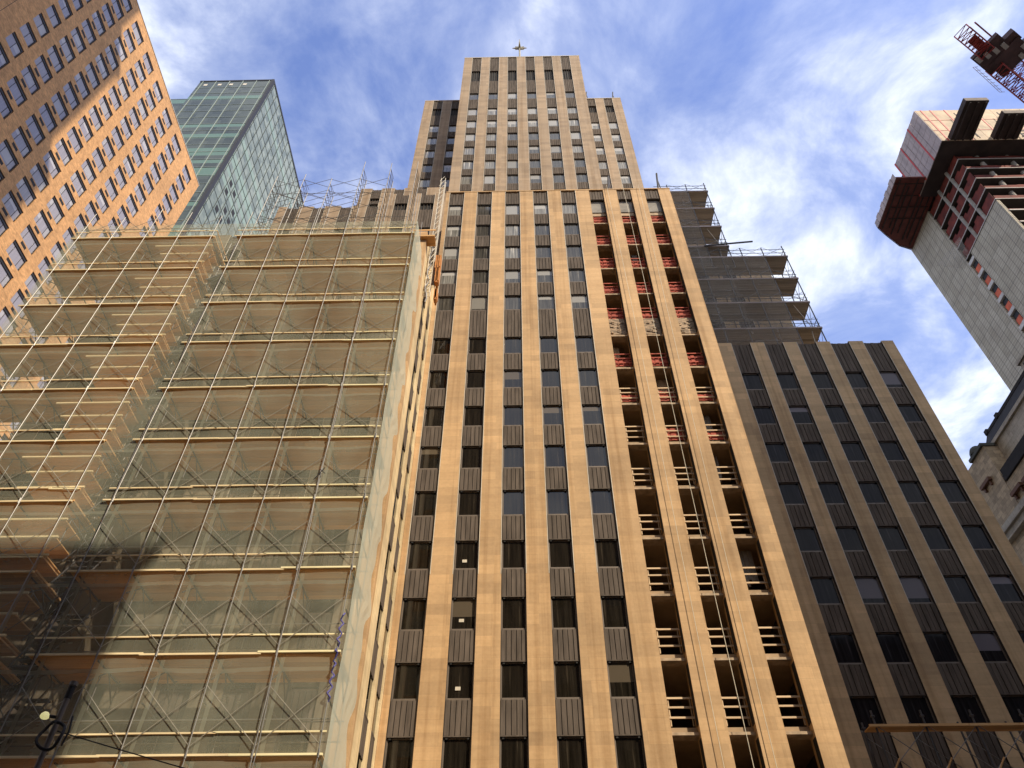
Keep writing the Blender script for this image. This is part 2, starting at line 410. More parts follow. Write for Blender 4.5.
# open bays: piers, floor slabs, lintels, rails
for a, b in ((bays[0][1], bays[1][0]), (bays[1][1], bays[2][0]), (bays[2][1], 14.3)):
    p = MB(); p.box(a, b, 35.25, 36.05, 3, 65.7); part(p, 'pier', M['stone'])
p = MB(); p.box(6.4, 6.69, 35.76, 36.3, 3, 65.3); part(p, 'pier', M['stone'])
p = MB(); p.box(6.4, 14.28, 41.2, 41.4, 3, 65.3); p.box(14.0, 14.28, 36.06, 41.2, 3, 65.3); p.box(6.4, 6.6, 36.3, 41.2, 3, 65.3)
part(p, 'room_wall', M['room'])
fl_z = [6.37-.6+3.6*k+1.87 - .05 for k in range(11)]        # top of the lintel band under each opening
levels = [(h+.05, h+.65) for s, h in mrows]                  # band between openings (head .. next floor)
bz = sorted(levels)
for li, (a, b) in enumerate(bz):
    if b > 63: continue
    tall = abs(a - (42.37+1.87+.05)) < .01
    top = 46.7 if tall else b
    p = MB(); p.box(6.6, 14.0, 36.1, 41.2, a+.12, top-.08); part(p, 'floor_slab', M['concrete'])
    for (xl, xr) in bays:
        p = MB(); p.box(xl, xr, 35.56, 36.1, a-.02, a+.16); p.box(xl+.01, xr-.01, 35.5, 35.56, a, a+.13)
        o = part(p, 'lintel', M['lintel']); q = MB(); q.box(xl+.01, xr-.01, 35.74, 36.1, a+.165, a+.43); q.build('upstand', M['concrete'], o)
        if tall:
            p = MB(); p.box(xl, xr, 35.7, 36.1, a+.44, 46.6); 
            for _ in range(14):
                x = random.uniform(xl+.05, xr-.3); z = random.uniform(a+.5, 46.2); d = random.uniform(.02, .08)
                p.box(x, x+random.uniform(.12, .28), 35.7-d, 35.72, z, z+random.uniform(.08, .2))
            part(p, 'brick_infill', M['rubble'])
        # guard rail in the opening
        fz = top
        r = MB(); mesh_red = fz > 33 and not (31 < fz < 37 and xl < 7)
        for dz in (.28, .78, 1.22):
            dd = random.uniform(-.03, .03)
            r.box(xl-.0, xr, 35.72, 35.77, fz+dz+dd-.045, fz+dz+dd+.045)
        for x in (xl+.12, xr-.16): r.box(x, x+.05, 35.771, 35.82, fz-.08, fz+1.3)
        go = part(r, 'guard_rail', M['rednet'] if fz > 38 else M['rail'])
        jb = MB(); jb.box(xr-.03, xr, 35.3, 35.7, a+.45, fz+2.8); jb.box(xl, xl+.04, 35.45, 35.7, a+.45, fz+2.8); part(jb, 'jamb_frame', M['seam'])
        if mesh_red:
            q = MB(); n = 10; zb, zt = fz+.04, fz+.8 + random.uniform(-.2, .3)
            for i in range(n):
                x0 = xl+.02+(xr-xl-.04)*i/n; x1 = xl+.02+(xr-xl-.04)*(i+1)/n
                y0 = 35.84+.03*math.sin(i*1.9+fz); y1 = 35.84+.03*math.sin((i+1)*1.9+fz)
                q.box(x0, x1, min(y0, y1), max(y0, y1)+.015, zb, zt + .05*math.sin(i*1.3+fz))
            q.build('orange_mesh', M['rednet'], go)
    # stuff standing or stacked inside a few rooms
p = MB()
for _ in range(16):
    b_ = random.choice(bz); x = random.uniform(7, 13.2); y = random.uniform(37.5, 40.5)
    p.box(x, x+.5, y, y+.6, b_[1]-.09, b_[1]+random.uniform(.5, 1.8))
part(p, 'stored_material', M['concrete'])
for (xl, xr) in bays:                                        # top of each open bay: ribbed head and a grey sheet
    s = span_mb(xr-xl-.02, 1.45); t = MB(); t.add(s, (xl+.01, 35.25, 64.1)); part(t, 'spandrel', [M['span'], M['seam']])
    q = MB(); q.box(xl+.02, xr-.02, 35.62, 35.7, 62.2, 64.1); part(q, 'grey_sheet', M['greysheet'])
    q = MB(); q.box(xl+.02, xr-.02, 35.7, 36.1, 61.7, 62.25); part(q, 'lintel', M['lintel'])
p = MB(); p.box(MX-.03, 14.33, 35.22, 36.3, 65.7, 65.85); p.box(MX, 14.3, 36.3, 42, 65.3, 65.5); part(p, 'roof', M['stone'])

# --- upper tower and its two shoulders
def upx(i): return -6.62+2.66*i
ucols = [(upx(i)-.02, upx(i)+1.31) for i in range(6)]
uh = [66.8, 70.5, 74.15, 77.8, 81.45, 85.1, 88.8, 92.5, 96.3, 100.1, 105.2]
def gl_up(ci, s):
    if ci in (2, 3, 4) and s < 94: return 'glass_up'
    if s > 102 and ci in (0, 1, 4, 5): return 'glass_up'
    return 'glass_lt' if random.random() < .85 else 'glass_up'
facade(41.6, 62, -7.9, 9.5, 64, 118.4, ucols, lambda c: [(h-2.12, h) for h in uh], M['stone_upper'], gl_up, louvres=[(109.5, 113.3)])
sh = [72.5, 76.4, 80.3, 84.2, 88.2, 92.1, 96.1, 100., 103.8]
gl_s = lambda c, s: 'glass_lt' if random.random() < .8 else 'glass_up'
facade(45.5, 62, -13.8, -7.92, 64, 112.1, [(-12.45, -11.1), (-9.72, -8.4)], lambda c: [(h-2.15, h) for h in sh], M['stone_upper'], gl_s, louvres=[(107.1, 109.4)])
facade(45.5, 62, 9.52, 15.4, 64, 111.8, [(10.35, 11.55), (12.85, 14.1)], lambda c: [(h-2.15, h) for h in sh], M['stone_upper'], gl_s, louvres=[(107.1, 109.4)])
p = MB(); p.box(-7.93, 9.53, 41.57, 42.3, 118.4, 118.55); p.box(-13.8, -7.95, 45.47, 46, 112.1, 112.22); p.box(9.55, 15.43, 45.47, 46, 111.8, 111.92)
part(p, 'coping', M['trim'])

# --- setback blocks on the left, above the scaffolded wing
def rows(z0, z1, step=3.6, h=1.87, off=1.2):
    z = z0+off; o = []
    while z + h + .6 < z1: o.append((z, z+h)); z += step
    return o
gl_d = lambda c, s: 'glass_up'
facade(38.8, 60, -24.6, -13.07, 48, 69.8, [(-23.7, -22.5), (-21.0, -19.85), (-18.2, -17.0), (-15.5, -14.35)], lambda c: rows(48, 68.3), M['stone_upper'], gl_d)
facade(38.75, 60, -13.05, -6.9, 48, 72.0, [(-12.75, -11.4), (-10.1, -8.7)], lambda c: rows(48, 67), M['stone_upper'], gl_d, louvres=[(68.9, 70.2)])
facade(42.2, 62, -18.1, -7.95, 66, 79.6, [(-16.8, -15.7), (-14.2, -13.1), (-11.6, -10.5)], lambda c: rows(66, 77), M['stone_upper'], gl_d, louvres=[(76.9, 77.5)])

# --- left wing behind the scaffold, with a narrow light court
lw = [(10.85+3.45*k+.9-10.35, 10.85+3.45*k+2.7-10.35) for k in range(14)]
cR = [(-9.75-2.62*k, -9.75-2.62*k+1.28) for k in range(3)]
cL = [(-21.6-2.62*k, -21.6-2.62*k+1.28) for k in range(3)]
M['stone_shaded'] = stone('limestone_painted_shade', (.2,.165,.115))  # limestone darkened to stand in for shade behind decks and netting
p = MB(); p.box(-7.6, MX, 29.8, 30.24, 0.2, 50); part(p, 'pier', M['stone'])
p = MB(); p.box(-8.46, -7.61, 29.8, 30.24, 0.2, 50); part(p, 'pier', M['stone_shaded'])
facade(29.8, 58, -17.3, -8.47, 0.2, 50, [c for c in reversed(cR)], lambda c: lw, M['stone_shaded'], lambda c, s: 'glass', core=[(-17.28, MX-.45, 30.22, 58, 0.2, 49.6)], pier_d=.44)
facade(29.8, 58, -28.2, -19.2, 0.2, 50, [c for c in reversed(cL)], lambda c: lw, M['stone_shaded'], lambda c, s: 'glass', core=[(-28.18, -19.22, 30.22, 58, 0.2, 49.6)], pier_d=.44)
p = MB(); p.box(-19.22, -17.28, 36, 58, 0.2, 49.5); part(p, 'court_wall', M['stone_shaded'])
# side wall facing the recess
p = MB(); p.box(MX-.44, MX-.3, 30.3, 35.6, 0.2, 49.6); part(p, 'wall', M['stone'])
for y0, y1 in ((30.27, 31.6), (32.9, 33.6), (34.85, 35.22)):
    p = MB(); p.box(MX-.3, MX, y0, y1, 0.2, 50.2); part(p, 'side_pier', M['stone_side'])
sw, sp = MB(), MB()
for y0, y1 in ((31.61, 32.89), (33.61, 34.84)):
    z = .2
    for s, h in lw:
        for i in range(4):
            yy = y0+(y1-y0)*i/4; sp.box(MX-.3, MX-.05, yy+.02, yy+(y1-y0)/4-.02, z, s-.05)
        sp.box(MX-.3, MX-.04, y0, y1, s-.1, s)
        sw.quad([(MX-.1, y0, s), (MX-.1, y1, s), (MX-.1, y1, h), (MX-.1, y0, h)], 0, [(0,0),(1,0),(1,1),(0,1)])
        z = h
part(sp, 'side_spandrels', M['span'])['kind'] = 'stuff'; part(sw, 'side_windows', M['glass'])['kind'] = 'stuff'

# --- right wing
wcols = [(16.82+2.61*i, 16.82+2.61*i+1.47) for i in range(5)]
wrows = [(41.89-3.57*k, 41.89-3.57*k+1.83) for k in range(11)][::-1]
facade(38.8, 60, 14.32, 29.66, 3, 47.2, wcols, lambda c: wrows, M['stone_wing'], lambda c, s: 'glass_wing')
# setback volumes above the right wing (behind scaffolding)
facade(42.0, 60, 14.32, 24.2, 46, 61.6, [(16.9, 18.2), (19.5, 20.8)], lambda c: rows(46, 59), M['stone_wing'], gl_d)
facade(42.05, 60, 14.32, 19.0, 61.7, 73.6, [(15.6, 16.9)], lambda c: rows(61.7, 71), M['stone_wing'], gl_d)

# --- windows and spandrels: the hundred that show largest are parts of their own
def show(s): 
    k, x, Y, z, w, h, g = s
    vis = 1.0
    if Y == 29.8: vis = .02
    if Y > 38.7 and x < -6 : vis = .3
    if z < 11 : vis = .01
    return vis*w*h/(x*x+Y*Y+(z-1.6)**2)
wins = sorted([s for s in segs if s[0] == 'win'], key=show, reverse=True)
spans = sorted([s for s in segs if s[0] == 'span'], key=show, reverse=True)
louvs = [s for s in segs if s[0] == 'louv']
restF, restP, restS = MB(), MB(), MB(); gk = ['glass', 'glass_up', 'glass_lt', 'glass_wing']
for i, (k, x, Y, z, w, h, g) in enumerate(wins):
    kk = key(w, h)
    if kk not in _wt:
        fr, pn = win_mb(w, h); _wt[kk] = (fr, pn, fr.mesh('window', M['frame']))
    fr, pn, fm = _wt[kk]
    if i < 100:
        o = part_at(fm, 'window', (x, Y, z))
        if (kk, g) not in _pm: _pm[(kk, g)] = pn.mesh('pane', M[g])
        sub(o, _pm[(kk, g)], 'pane')
        if abs(Y-35.25) < .01 and -4 < x < -3.5 and any(abs(z-q) < .2 for q in (17.17, 20.77, 24.37, 34.9)):
            t = MB(); t.box(.42, .68, .2, .215, .5, .68); t.build('paper_notice', M['trim'], o)
    else:
        restF.add(fr, (x, Y, z)); restP.add(pn, (x, Y, z), {0: gk.index(g)})
for i, (k, x, Y, z, w, h, g) in enumerate(spans):
    kk = key(w, h)
    if kk not in _st:
        s_ = span_mb(w, h); _st[kk] = (s_, s_.mesh('spandrel', [M['span'], M['seam']]))
    if i < 100: part_at(_st[kk][1], 'spandrel', (x, Y, z))
    else: restS.add(_st[kk][0], (x, Y, z))
part(restF, 'window_frames', M['frame'])['kind'] = 'stuff'
part(restP, 'window_panes', [M[k] for k in gk])['kind'] = 'stuff'
part(restS, 'spandrels', [M['span'], M['seam']])['kind'] = 'stuff'
for (k, x, Y, z, w, h, g) in louvs:
    s_ = louv_mb(w, h); o = MB(); o.add(s_, (x, Y, z)); part(o, 'louvre', [M['span'], M['louv']])

# star finial and roof davits
p = MB(); p.bar((.5, 42.1, 118.3), (.5, 42.1, 122.6), .13, 8); p.bar((.5, 42.1, 118.3), (.5, 42.1, 119.3), .35, 8)
st = part(p, 'finial_mast', M['gold'])
p = MB(); c = Vector((.5, 42.1, 123.6))
for k in range(8):
    a = k*math.pi/4; d = Vector((math.cos(a), 0, math.sin(a)))
    ln = 3.9 if k == 2 else (1.15 if k % 2 == 0 else .95)
    if k == 6: ln = 1.2
    p.bar(c, c+d*ln, .27, 4, 0, .05)
for sy in (-1, 1): p.bar(c, c+Vector((0, sy*.9, 0)), .3, 4, 0, .02)
p.build('star', M['gold'], st)
for x, y, z, hh in ((10.3, 45.9, 111.9, 2.6), (14.3, 46, 111.9, 2.6), (8.6, 35.9, 65.8, 3.2), (13.4, 35.9, 65.8, 3.6)):
    p = MB(); p.bar((x, y, z), (x+.25, y-.3, z+hh), .09); p.bar((x+.6, y+.5, z), (x+.2, y-.2, z+hh*.7), .05); part(p, 'roof_davit', M['steel_dk'])

for _ in range(9):
    (xl, xr), (a, b) = random.choice(bays), random.choice([q for q in bz if 8 < q[1] < 60])
    p = MB(); w_ = random.uniform(.35, .9); x0 = random.uniform(xl, xr-w_); n = 6
    for i in range(n):
        xa, xb = x0+w_*i/n, x0+w_*(i+1)/n; yy = 36.4+.05*(i % 2)
        p.box(xa, xb, yy, yy+.03, b+random.uniform(.2, 1.2), b+2.75)
    part(p, 'hung_sheet', random.choice([M['greysheet'], M['rail'], M['concrete']]))
# ropes down the open bays
for i, (x0, x1, lab) in enumerate(((8.38, 8.78, 'pale rope hanging down the pier right of the leftmost open bay'), (9.85, 10.05, 'pale rope hanging in front of the middle open bay'), (11.35, 10.95, 'pale rope hanging down the pier between middle and right open bays'))):
    p = MB(); n = 18; pts = []
    for k in range(n+1):
        t = k/n; pts.append((x0+(x1-x0)*t+.05*math.sin(t*5+i), 35.02-.06*math.sin(t*math.pi), 66.2-58*t))
    p.path(pts, .017, 5); tag(p.build('rope', M['rope']), lab, 'rope', 'ropes hanging down the facade')

# ------------------------------------------------------------------ big scaffold on the left wing
FY, BY = 25.0, 26.9
SC = empty('wing_scaffold', 'netted timber decked scaffold covering the left wing of the tower', 'scaffold', loc=(-17, 26, 0))
xr_ = [-6.65-2.13*k for k in range(6)]           # right section poles
xl_ = [-19.2-2.1*k for k in range(5)]            # left section poles
decks = [10.85+3.445*k for k in range(-2, 10)]
top_r = [46.5, 45.4, 46.2, 45.0, 45.8, 44.6]; 
for sec, xs in enumerate((xr_, xl_)):
    for i, x in enumerate(xs):
        for y in (FY-.21, BY):
            hh = (top_r[i] if sec == 0 else 44.2 + .5*((i*7) % 3))
            p = MB(); lean = .018*random.uniform(-1, 1)
            p.bar((x, y, 0), (x+lean*3, y, 22), .02, 6); p.bar((x+lean*3, y, 22), (x, y, hh), .02, 6)
            if random.random() < .8:
                for z in decks: p.bar((x, y, z-.14), (x, y, z+.12), .034, 6)
            part(p, 'standard', M['steel'], SC)
        p = MB()                                       # transverse frames under each deck
        for z in decks:
            p.bar((x, FY, z-.16), (x, BY+.2, z-.16), .035); p.bar((x, FY, z-1.7), (x, BY, z-1.7), .03)
            p.bar((x, FY, z-.9), (x, FY+.9, z-.16), .03); p.bar((x, BY, z-.9), (x, BY-.9, z-.16), .03)
            p.bar((x, FY+.55, z-1.7), (x, FY+.55, z-.5), .025)
        part(p, 'frame', M['steel_dk'], SC)
    xa, xb = min(xs)-.35, max(xs)+.12
    for zi, z in enumerate(decks):
        d = MB(); n = 7; dy = (BY+.2-FY+.1)/n
        for i in range(n):
            x = xa
            while x < xb-.1:                              # planks butt over the frames with small steps
                x2 = min(xb, x+random.uniform(3.6, 4.6))
                if xb - x2 < .8: x2 = xb
                dz = random.uniform(-.012, .012)
                y0 = FY-.12+i*dy
                d.box(x, x2-.015, y0+.006, y0+dy-.006, z-.05+dz, z+dz)
                x = x2
        do = part(d, 'deck', M['deckwood'], SC)
        t = MB(); x = xa
        while x < xb-.1:
            x2 = min(xb, x+random.uniform(3.8, 4.4)); 
            if xb-x2 < 1: x2 = xb
            jz = random.uniform(-.03, .03)
            t.box(x-.12, x2, FY-.17-.03*(random.random()), FY-.125, z-.045+jz, z+.025+jz)
            x = x2
        t.build('toe_board', M['toe'], do)
        gdr = MB(); x = xa
        while x < xb-.1:
            x2 = min(xb, x+random.uniform(3.4, 4.4)); jz = random.uniform(-.035, .035)
            gdr.box(x-.1, x2, FY-.15, FY-.115, z+.66+jz, z+.715+jz); x = x2
        part(gdr, 'guard_board', M['toe'], SC)
        p = MB(); p.bar((xa, FY-.03, z+1.15), (xb, FY-.03, z+1.15), .022); p.bar((xa, BY, z+1.15), (xb, BY, z+1.15), .025)
        p.bar((xa, BY+.1, z+1.9), (xb, BY+.1, z+1.9), .025); part(p, 'ledger', M['steel'], SC)
        # return boards closing the deck end
        if sec == 1:
            p = MB(); p.box(xb-.02, xb+.04, FY-.1, BY+.2, z+.02, z+.1); p.box(xb-.02, xb+.02, FY-.1, BY+.4, z+.66, z+.72)
            part(p, 'end_board', M['deckwood'], SC)
        for a, b in zip(xs[:-1], xs[1:]):
            p = MB(); p.bar((a, FY-.19, z+.25), (b, FY-.19, z+2.25), .013, 5); p.bar((b, FY-.175, z+.25), (a, FY-.175, z+2.25), .013, 5)
            part(p, 'cross_brace', M['brace'], SC)
# stair landings beside the gap: short boarded platforms between the decks
for z in decks[:-1]:
    for dz in (.85, 1.72, 2.6):
        d = MB(); w0 = -21.75 + (.0 if dz < 2 else -.6); 
        for i in range(5): d.box(w0+.25*(dz < 1), -19.05, FY+.02+i*.3, FY+.3+i*.3, z+dz-.05, z+dz)
        lo = part(d, 'stair_landing', M['deckwood'], SC)
        t = MB(); t.box(w0-.15, -18.95, FY-.06, FY+.012, z+dz-.05, z+dz+.025); t.build('toe_board', M['toe'], lo)
    d = MB()
    for k in range(9):
        t0 = k/9.; d.box(-18.75, -17.75, FY+.7+t0*1.6, FY+1.0+t0*1.6, z+3.2*t0, z+3.2*t0+.05)
    for x in (-18.8, -17.7): d.bar((x, FY+.7, z), (x, FY+2.4, z+3.3), .04); d.bar((x, FY+.7, z+1.0), (x, FY+2.4, z+4.2), .025)
    d.bar((-19.1, FY+.1, z+1.1), (-17.4, FY+.1, z+2.9), .02); d.bar((-17.4, FY+.1, z+1.1), (-19.1, FY+.1, z+2.9), .02)
    d.bar((-19.1, BY, z+1.1), (-17.4, BY, z+1.1), .025)
    part(d, 'stair_flight', M['steel_dk'], SC)
# netting: one sheet over the front, one wrapping the right return, each slack between its ties
def sheet(p0, p1, z0, z1, nu, nv, amp, nrm, edge=0.0):
    m = MB(); p0, p1, nrm = Vector(p0), Vector(p1), Vector(nrm)
    def P(i, j):
        u, v = i/nu, j/nv
        p = p0.lerp(p1, u); z = z0+(z1-z0)*v
        b = amp*(abs(math.sin(math.pi*u*10))*.6+.4*math.sin(u*23+z*.9)+.5*math.sin(z*1.82)*math.sin(u*9+1))
        e = edge*u*(abs(math.sin(math.pi*(z-10.85)/3.445))*.9+.25*math.sin(z*3.1))
        d = (p1-p0).normalized()
        p = p + nrm*b + d*(-e)
        return (p.x, p.y, z)
    for i in range(nu):
        for j in range(nv): m.quad([P(i,j), P(i+1,j), P(i+1,j+1), P(i,j+1)])
    return m
part(sheet((-28, FY-.07, 0), (-6.45, FY-.07, 0), 4, 43.4, 60, 90, .03, (0,-1,0)), 'netting', M['net'], SC)
part(sheet((-6.44, FY-.24, 0), (-6.44, 28.15, 0), 4, 43.2, 8, 130, .03, (1,0,0), .8), 'netting_return', M['net_side'], SC)
part(sheet((-28, 28.5, 0), (-28.01, FY-.24, 0), 4, 43.2, 8, 60, .06, (-1,0,0), .0), 'netting_return', M['net'], SC)
# blue lashing on the right front pole and a lone bracket
p = MB(); pts = [(-6.65+.07*math.sin(k*2.1), FY-.24+.06*math.cos(k*1.7), 12.5+.13*k) for k in range(26)]; p.path(pts, .03, 5); part(p, 'lashing', M['blue'], SC)
p = MB(); p.bar((-9.0, FY-.2, 22.1), (-8.55, FY-.4, 22.62), .02); p.bar((-8.78, FY-.3, 22.6), (-8.5, FY-.38, 22.3), .018); part(p, 'bracket', M['steel_dk'], SC)

p = MB(); p.path([(-8.72+.06*math.sin(k*.9), FY-.2-.03*math.sin(k*1.7), 9+1.1*k) for k in range(26)], .018, 5); part(p, 'hose', M['steel_dk'], SC)
p = MB(); p.path([(-17.36+.05*math.sin(k*.8), FY-.2-.03*math.sin(k*1.3), 9+1.1*k) for k in range(30)], .022, 5); part(p, 'hose', M['steel_dk'], SC)
# scaffold on the left wing's roof, open tubes without decks
RS = empty('roof_scaffold', 'bare tube scaffold with crossed braces standing on the roof behind the netted scaffold', 'scaffold', loc=(-15, 34, 50))
tops = {-22.6: 66.0, -20.0: 66.3, -17.4: 65.4, -14.7: 68.6, -12.1: 68.2, -9.6: 68.4}
xs = sorted(tops)
for x in xs:
    for y in (33.4, 34.9):
        p = MB(); p.bar((x, y, 49.8), (x, y, tops[x]-(.8 if y > 34 else 0)), .035)
        part(p, 'standard', M['steel'], RS)
    p = MB(); z = 51
    while z < tops[x]-.5:
        p.bar((x, 33.4, z), (x, 34.9, z), .022); p.bar((x, 33.4, z), (x, 34.9, z+.7), .018); z += .9
    part(p, 'frame', M['steel'], RS)
for a, b in zip(xs[:-1], xs[1:]):
    for y in (33.4, 34.9):
        z = 51.2; tt = min(tops[a], tops[b])
        while z+1.5 < tt+.4:
            for q0, q1 in (((a, y, z), (b, y, z+1.5)), ((b, y+.045, z), (a, y+.045, z+1.5))):
                if len([o for o in COL.objects if o.parent is RS and o.name.startswith('cross_brace')]) < 98:
                    p = MB(); p.bar(q0, q1, .02, 5); part(p, 'cross_brace', M['steel'], RS)
            z += 2.1
    p = MB()
    for z in (54.0, 58.3, 62.6): p.bar((a, 33.38, z), (b, 33.38, z), .022)
    part(p, 'ledger', M['steel'], RS)

# hoist mast and orange tarp at the top of the recess
H_ = empty('hoist_mast', 'pale lattice hoist mast with orange tarp beside the recess at left of the tower front', 'hoist', loc=(-6.5, 30.6, 44))
p = MB()
cx_, cy_ = -6.55, 31.2
for sx in (-.18, .18):
    for sy in (-.18, .18): p.bar((cx_+sx, cy_+sy, 44), (cx_+sx+.1, cy_+sy, 60.5), .03)
z = 44.
while z < 60:
    for sy in (-.18, .18): p.bar((cx_-.18, cy_+sy, z), (cx_+.18, cy_+sy, z+.8), .018); p.bar((cx_-.18, cy_+sy, z), (cx_+.18, cy_+sy, z), .018)
    for sx in (-.18, .18): p.bar((cx_+sx, cy_-.18, z), (cx_+sx, cy_+.18, z+.8), .018)
    z += .8
part(p, 'lattice', M['trim'], H_)
p = MB(); p.box(-8.0, -6.2, 29.5, 30.4, 48.9, 49.05); p.box(-8.0, -6.2, 29.46, 29.5, 49.6, 49.75); part(p, 'platform', M['deckwood'], H_)
p = MB()
for k, (z0, z1, w) in enumerate(((46.9, 48.4, .75), (45.2, 46.8, .5), (43.2, 44.2, .3))):
    for i in range(5): p.box(-6.2+.1*k+.08*i*w, -6.2+.1*k+.08*(i+1)*w+.1, 30.9+.07*(i % 2), 31.35+.07*(i % 3), z0+.12*math.sin(i*2), z1+.1*math.cos(i*3))
part(p, 'tarp', M['orange'], H_)
p = MB(); p.path([(-6.6+.1*math.sin(k*1.3), 31.0+.1*math.cos(k), 43+.4*k) for k in range(18)], .05, 5); part(p, 'cable_loop', M['steel_dk'], H_)

# ------------------------------------------------------------------ scaffolds on the right setbacks
def shelf_scaffold(name, label, x0, x1, ztop, n, lift, y0=39.5, y1=41.5, post=2.0, extra=0):
    S = empty(name, label, 'scaffold', loc=((x0+x1)/2, 40.5, ztop-n*lift))
    zs = [ztop-lift*k for k in range(n)]
    xs = []; x = x1-.1
    while x > x0: xs.append(x); x -= post
    zb = zs[-1]-lift
    for x in xs:
        for y in (y0+.05, y1-.05):
            p = MB(); p.bar((x, y, zb), (x, y, ztop+1.55+.25*(x == xs[0])), .05); part(p, 'standard', M['steel_dk'], S)
    for z in zs:
        d = MB(); k = 7; w = (y1-y0)/k
        for i in range(k): d.box(x0, x1, y0+i*w+.005, y0+(i+1)*w-.005, z-.06, z)
        do = part(d, 'deck', M['grey_wood'], S)
        t = MB(); t.box(x0, x1+.04, y0-.05, y0-.005, z-.07, z+.1); t.box(x1+.0, x1+.04, y0, y1, z-.07, z+.1); t.build('toe_board', M['screen'], do)
        g_ = MB()
        for dz in (.6, 1.15):
            g_.bar((x0, y0+.0, z+dz), (x1, y0+.0, z+dz), .028); g_.bar((x1-.08, y0, z+dz), (x1-.08, y1, z+dz), .028); g_.bar((x0, y1, z+dz), (x1, y1, z+dz), .028)
        part(g_, 'guard_rail', M['steel_dk'], S)
        b = MB()
        for a, c in zip(xs[:-1], xs[1:]):
            b.bar((a, y0-.02, z+.1), (c, y0-.02, z+1.5), .016, 5); b.bar((c, y0-.02, z+.1), (a, y0-.02, z+1.5), .016, 5)
        b.bar((x1-.08, y0, z-lift+.1), (x1-.08, y1, z-.1), .02, 5); b.bar((x1-.08, y1, z-lift+.1), (x1-.08, y0, z-.1), .02, 5)
        b.bar((x1-.08, (y0+y1)/2, z-lift), (x1-.08, (y0+y1)/2, z), .03, 5)
        part(b, 'brace', M['steel'], S)
    part(sheet((x0, y0-.12, 0), (x1-2.2, y0-.12, 0), zb, ztop-.1, 20, 24, .04, (0,-1,0)), 'netting', M['net_grey'], S)
    p = MB(); p.path([(x1-1.0, y0+.3, zb+1), (x1-.7, y0+.25, zb+lift*1.2), (x1-1.4, y0+.2, zb+lift*2)], .03, 5); part(p, 'loose_tube', M['trim'], S)
    return S
M['grey_wood'] = wood('grey_plank', (.5,.43,.34))
LS = shelf_scaffold('setback_scaffold', 'long lower grey scaffold stepped out on the right setback above the shaded wing', 14.4, 25.0, 60.35, 4, 3.52)
US = shelf_scaffold('setback_scaffold', 'short upper grey scaffold tight against the right edge of the tower front', 14.4, 19.95, 72.75, 4, 3.5)
p = MB(); p.bar((17.5, 39.2, 61.9), (22.2, 39.2, 62.5), .09); part(p, 'projecting_beam', M['steel_dk'], LS)

# plank bridge with braces in front of the right wing
BS = empty('plank_scaffold', 'low tube scaffold with one line of orange planks in front of the shaded right wing', 'scaffold', loc=(20, 36.5, 0))
px = [16.4+2.33*i for i in range(6)]
for x in px:
    for y in (36.0, 37.4):
        p = MB(); p.bar((x, y, 0), (x, y, 16.75), .05)
        p.bar((x-.09, y-.06, 16.45), (x+.1, y+.05, 16.5), .06)
        part(p, 'standard', M['steel_dk'], BS)
for i, (a, b) in enumerate(zip(px[:-1], px[1:])):
    p = MB()
    for k in range(3): p.box(a-.35, b-.36+.02*(k % 2), 35.9+k*.24, 35.9+k*.24+.22, 15.95+.012*(k+i % 2), 16.0+.012*(k+i % 2))
    p.box(a-.36, b-.38, 35.84, 35.885, 15.95, 16.06); part(p, 'plank', M['deckwood'], BS)
    for q0, q1, r_ in (((a, 35.95, 14.0), (b, 35.95, 16.0), .02), ((b, 37.35, 14.0), (a, 37.35, 16.0), .02), ((a, 35.91, 16.0), (b, 35.91, 14.0), .02), ((a, 36, 14.1), (b, 36, 14.1), .03)):
        p = MB(); p.bar(q0, q1, r_); part(p, 'cross_brace', M['steel'], BS)
p = MB()
for x in px: p.box(x-.9, x+.9, 35.9, 37.5, 13.9, 13.96); p.bar((x, 35.8, 13.9), (x+.4, 35.6, 14.45), .04)
part(p, 'lower_deck', M['deckwood'], BS)

# ------------------------------------------------------------------ orange brick apartment block, left
OB = empty('brick_apartment_block', 'orange brick apartment block with wide three-light windows and black vent grilles', 'building', loc=(-60, 36, 0))
OX, oy0, oy1, oz = -54.0, 9.0, 60.9, 116.3
right_ends = [(26.35, 28.5), (29.82, 32.5), (34.05, 36.95), (38.3, 41.1), (42.45, 45.25), (46.6, 49.4), (50.8, 53.7), (56.0, 58.8)]
sills = [77.75+3.14*k for k in range(-15, 12)]
wl = MB(); d_ = .24
ys = [oy0]+[e for c in right_ends for e in c]+[oy1]
for i in range(0, len(ys), 2): wl.box(OX-d_, OX, ys[i], ys[i+1], 0, oz)
for (a, b) in right_ends:
    z = 0
    for s in sills: wl.box(OX-d_, OX, a, b, z, s); z = s+2.12
    wl.box(OX-d_, OX, a, b, z, oz)
wl.box(OX-22, OX-d_-.02, oy0, oy1-.0, 0, oz-.4)
part(wl, 'wall', M['brick'], OB)
p = MB(); p.box(OX-22, OX+.06, oy0, oy1+.06, oz, oz+.14); part(p, 'coping', M['slab'], OB)
p = MB(); p.box(OX-.02, OX+.0045, 24.0, 24.05, 60, oz); p.box(OX-.02, OX+.004, 20.0, 20.05, 60, oz); part(p, 'expansion_joint', M['black'], OB)
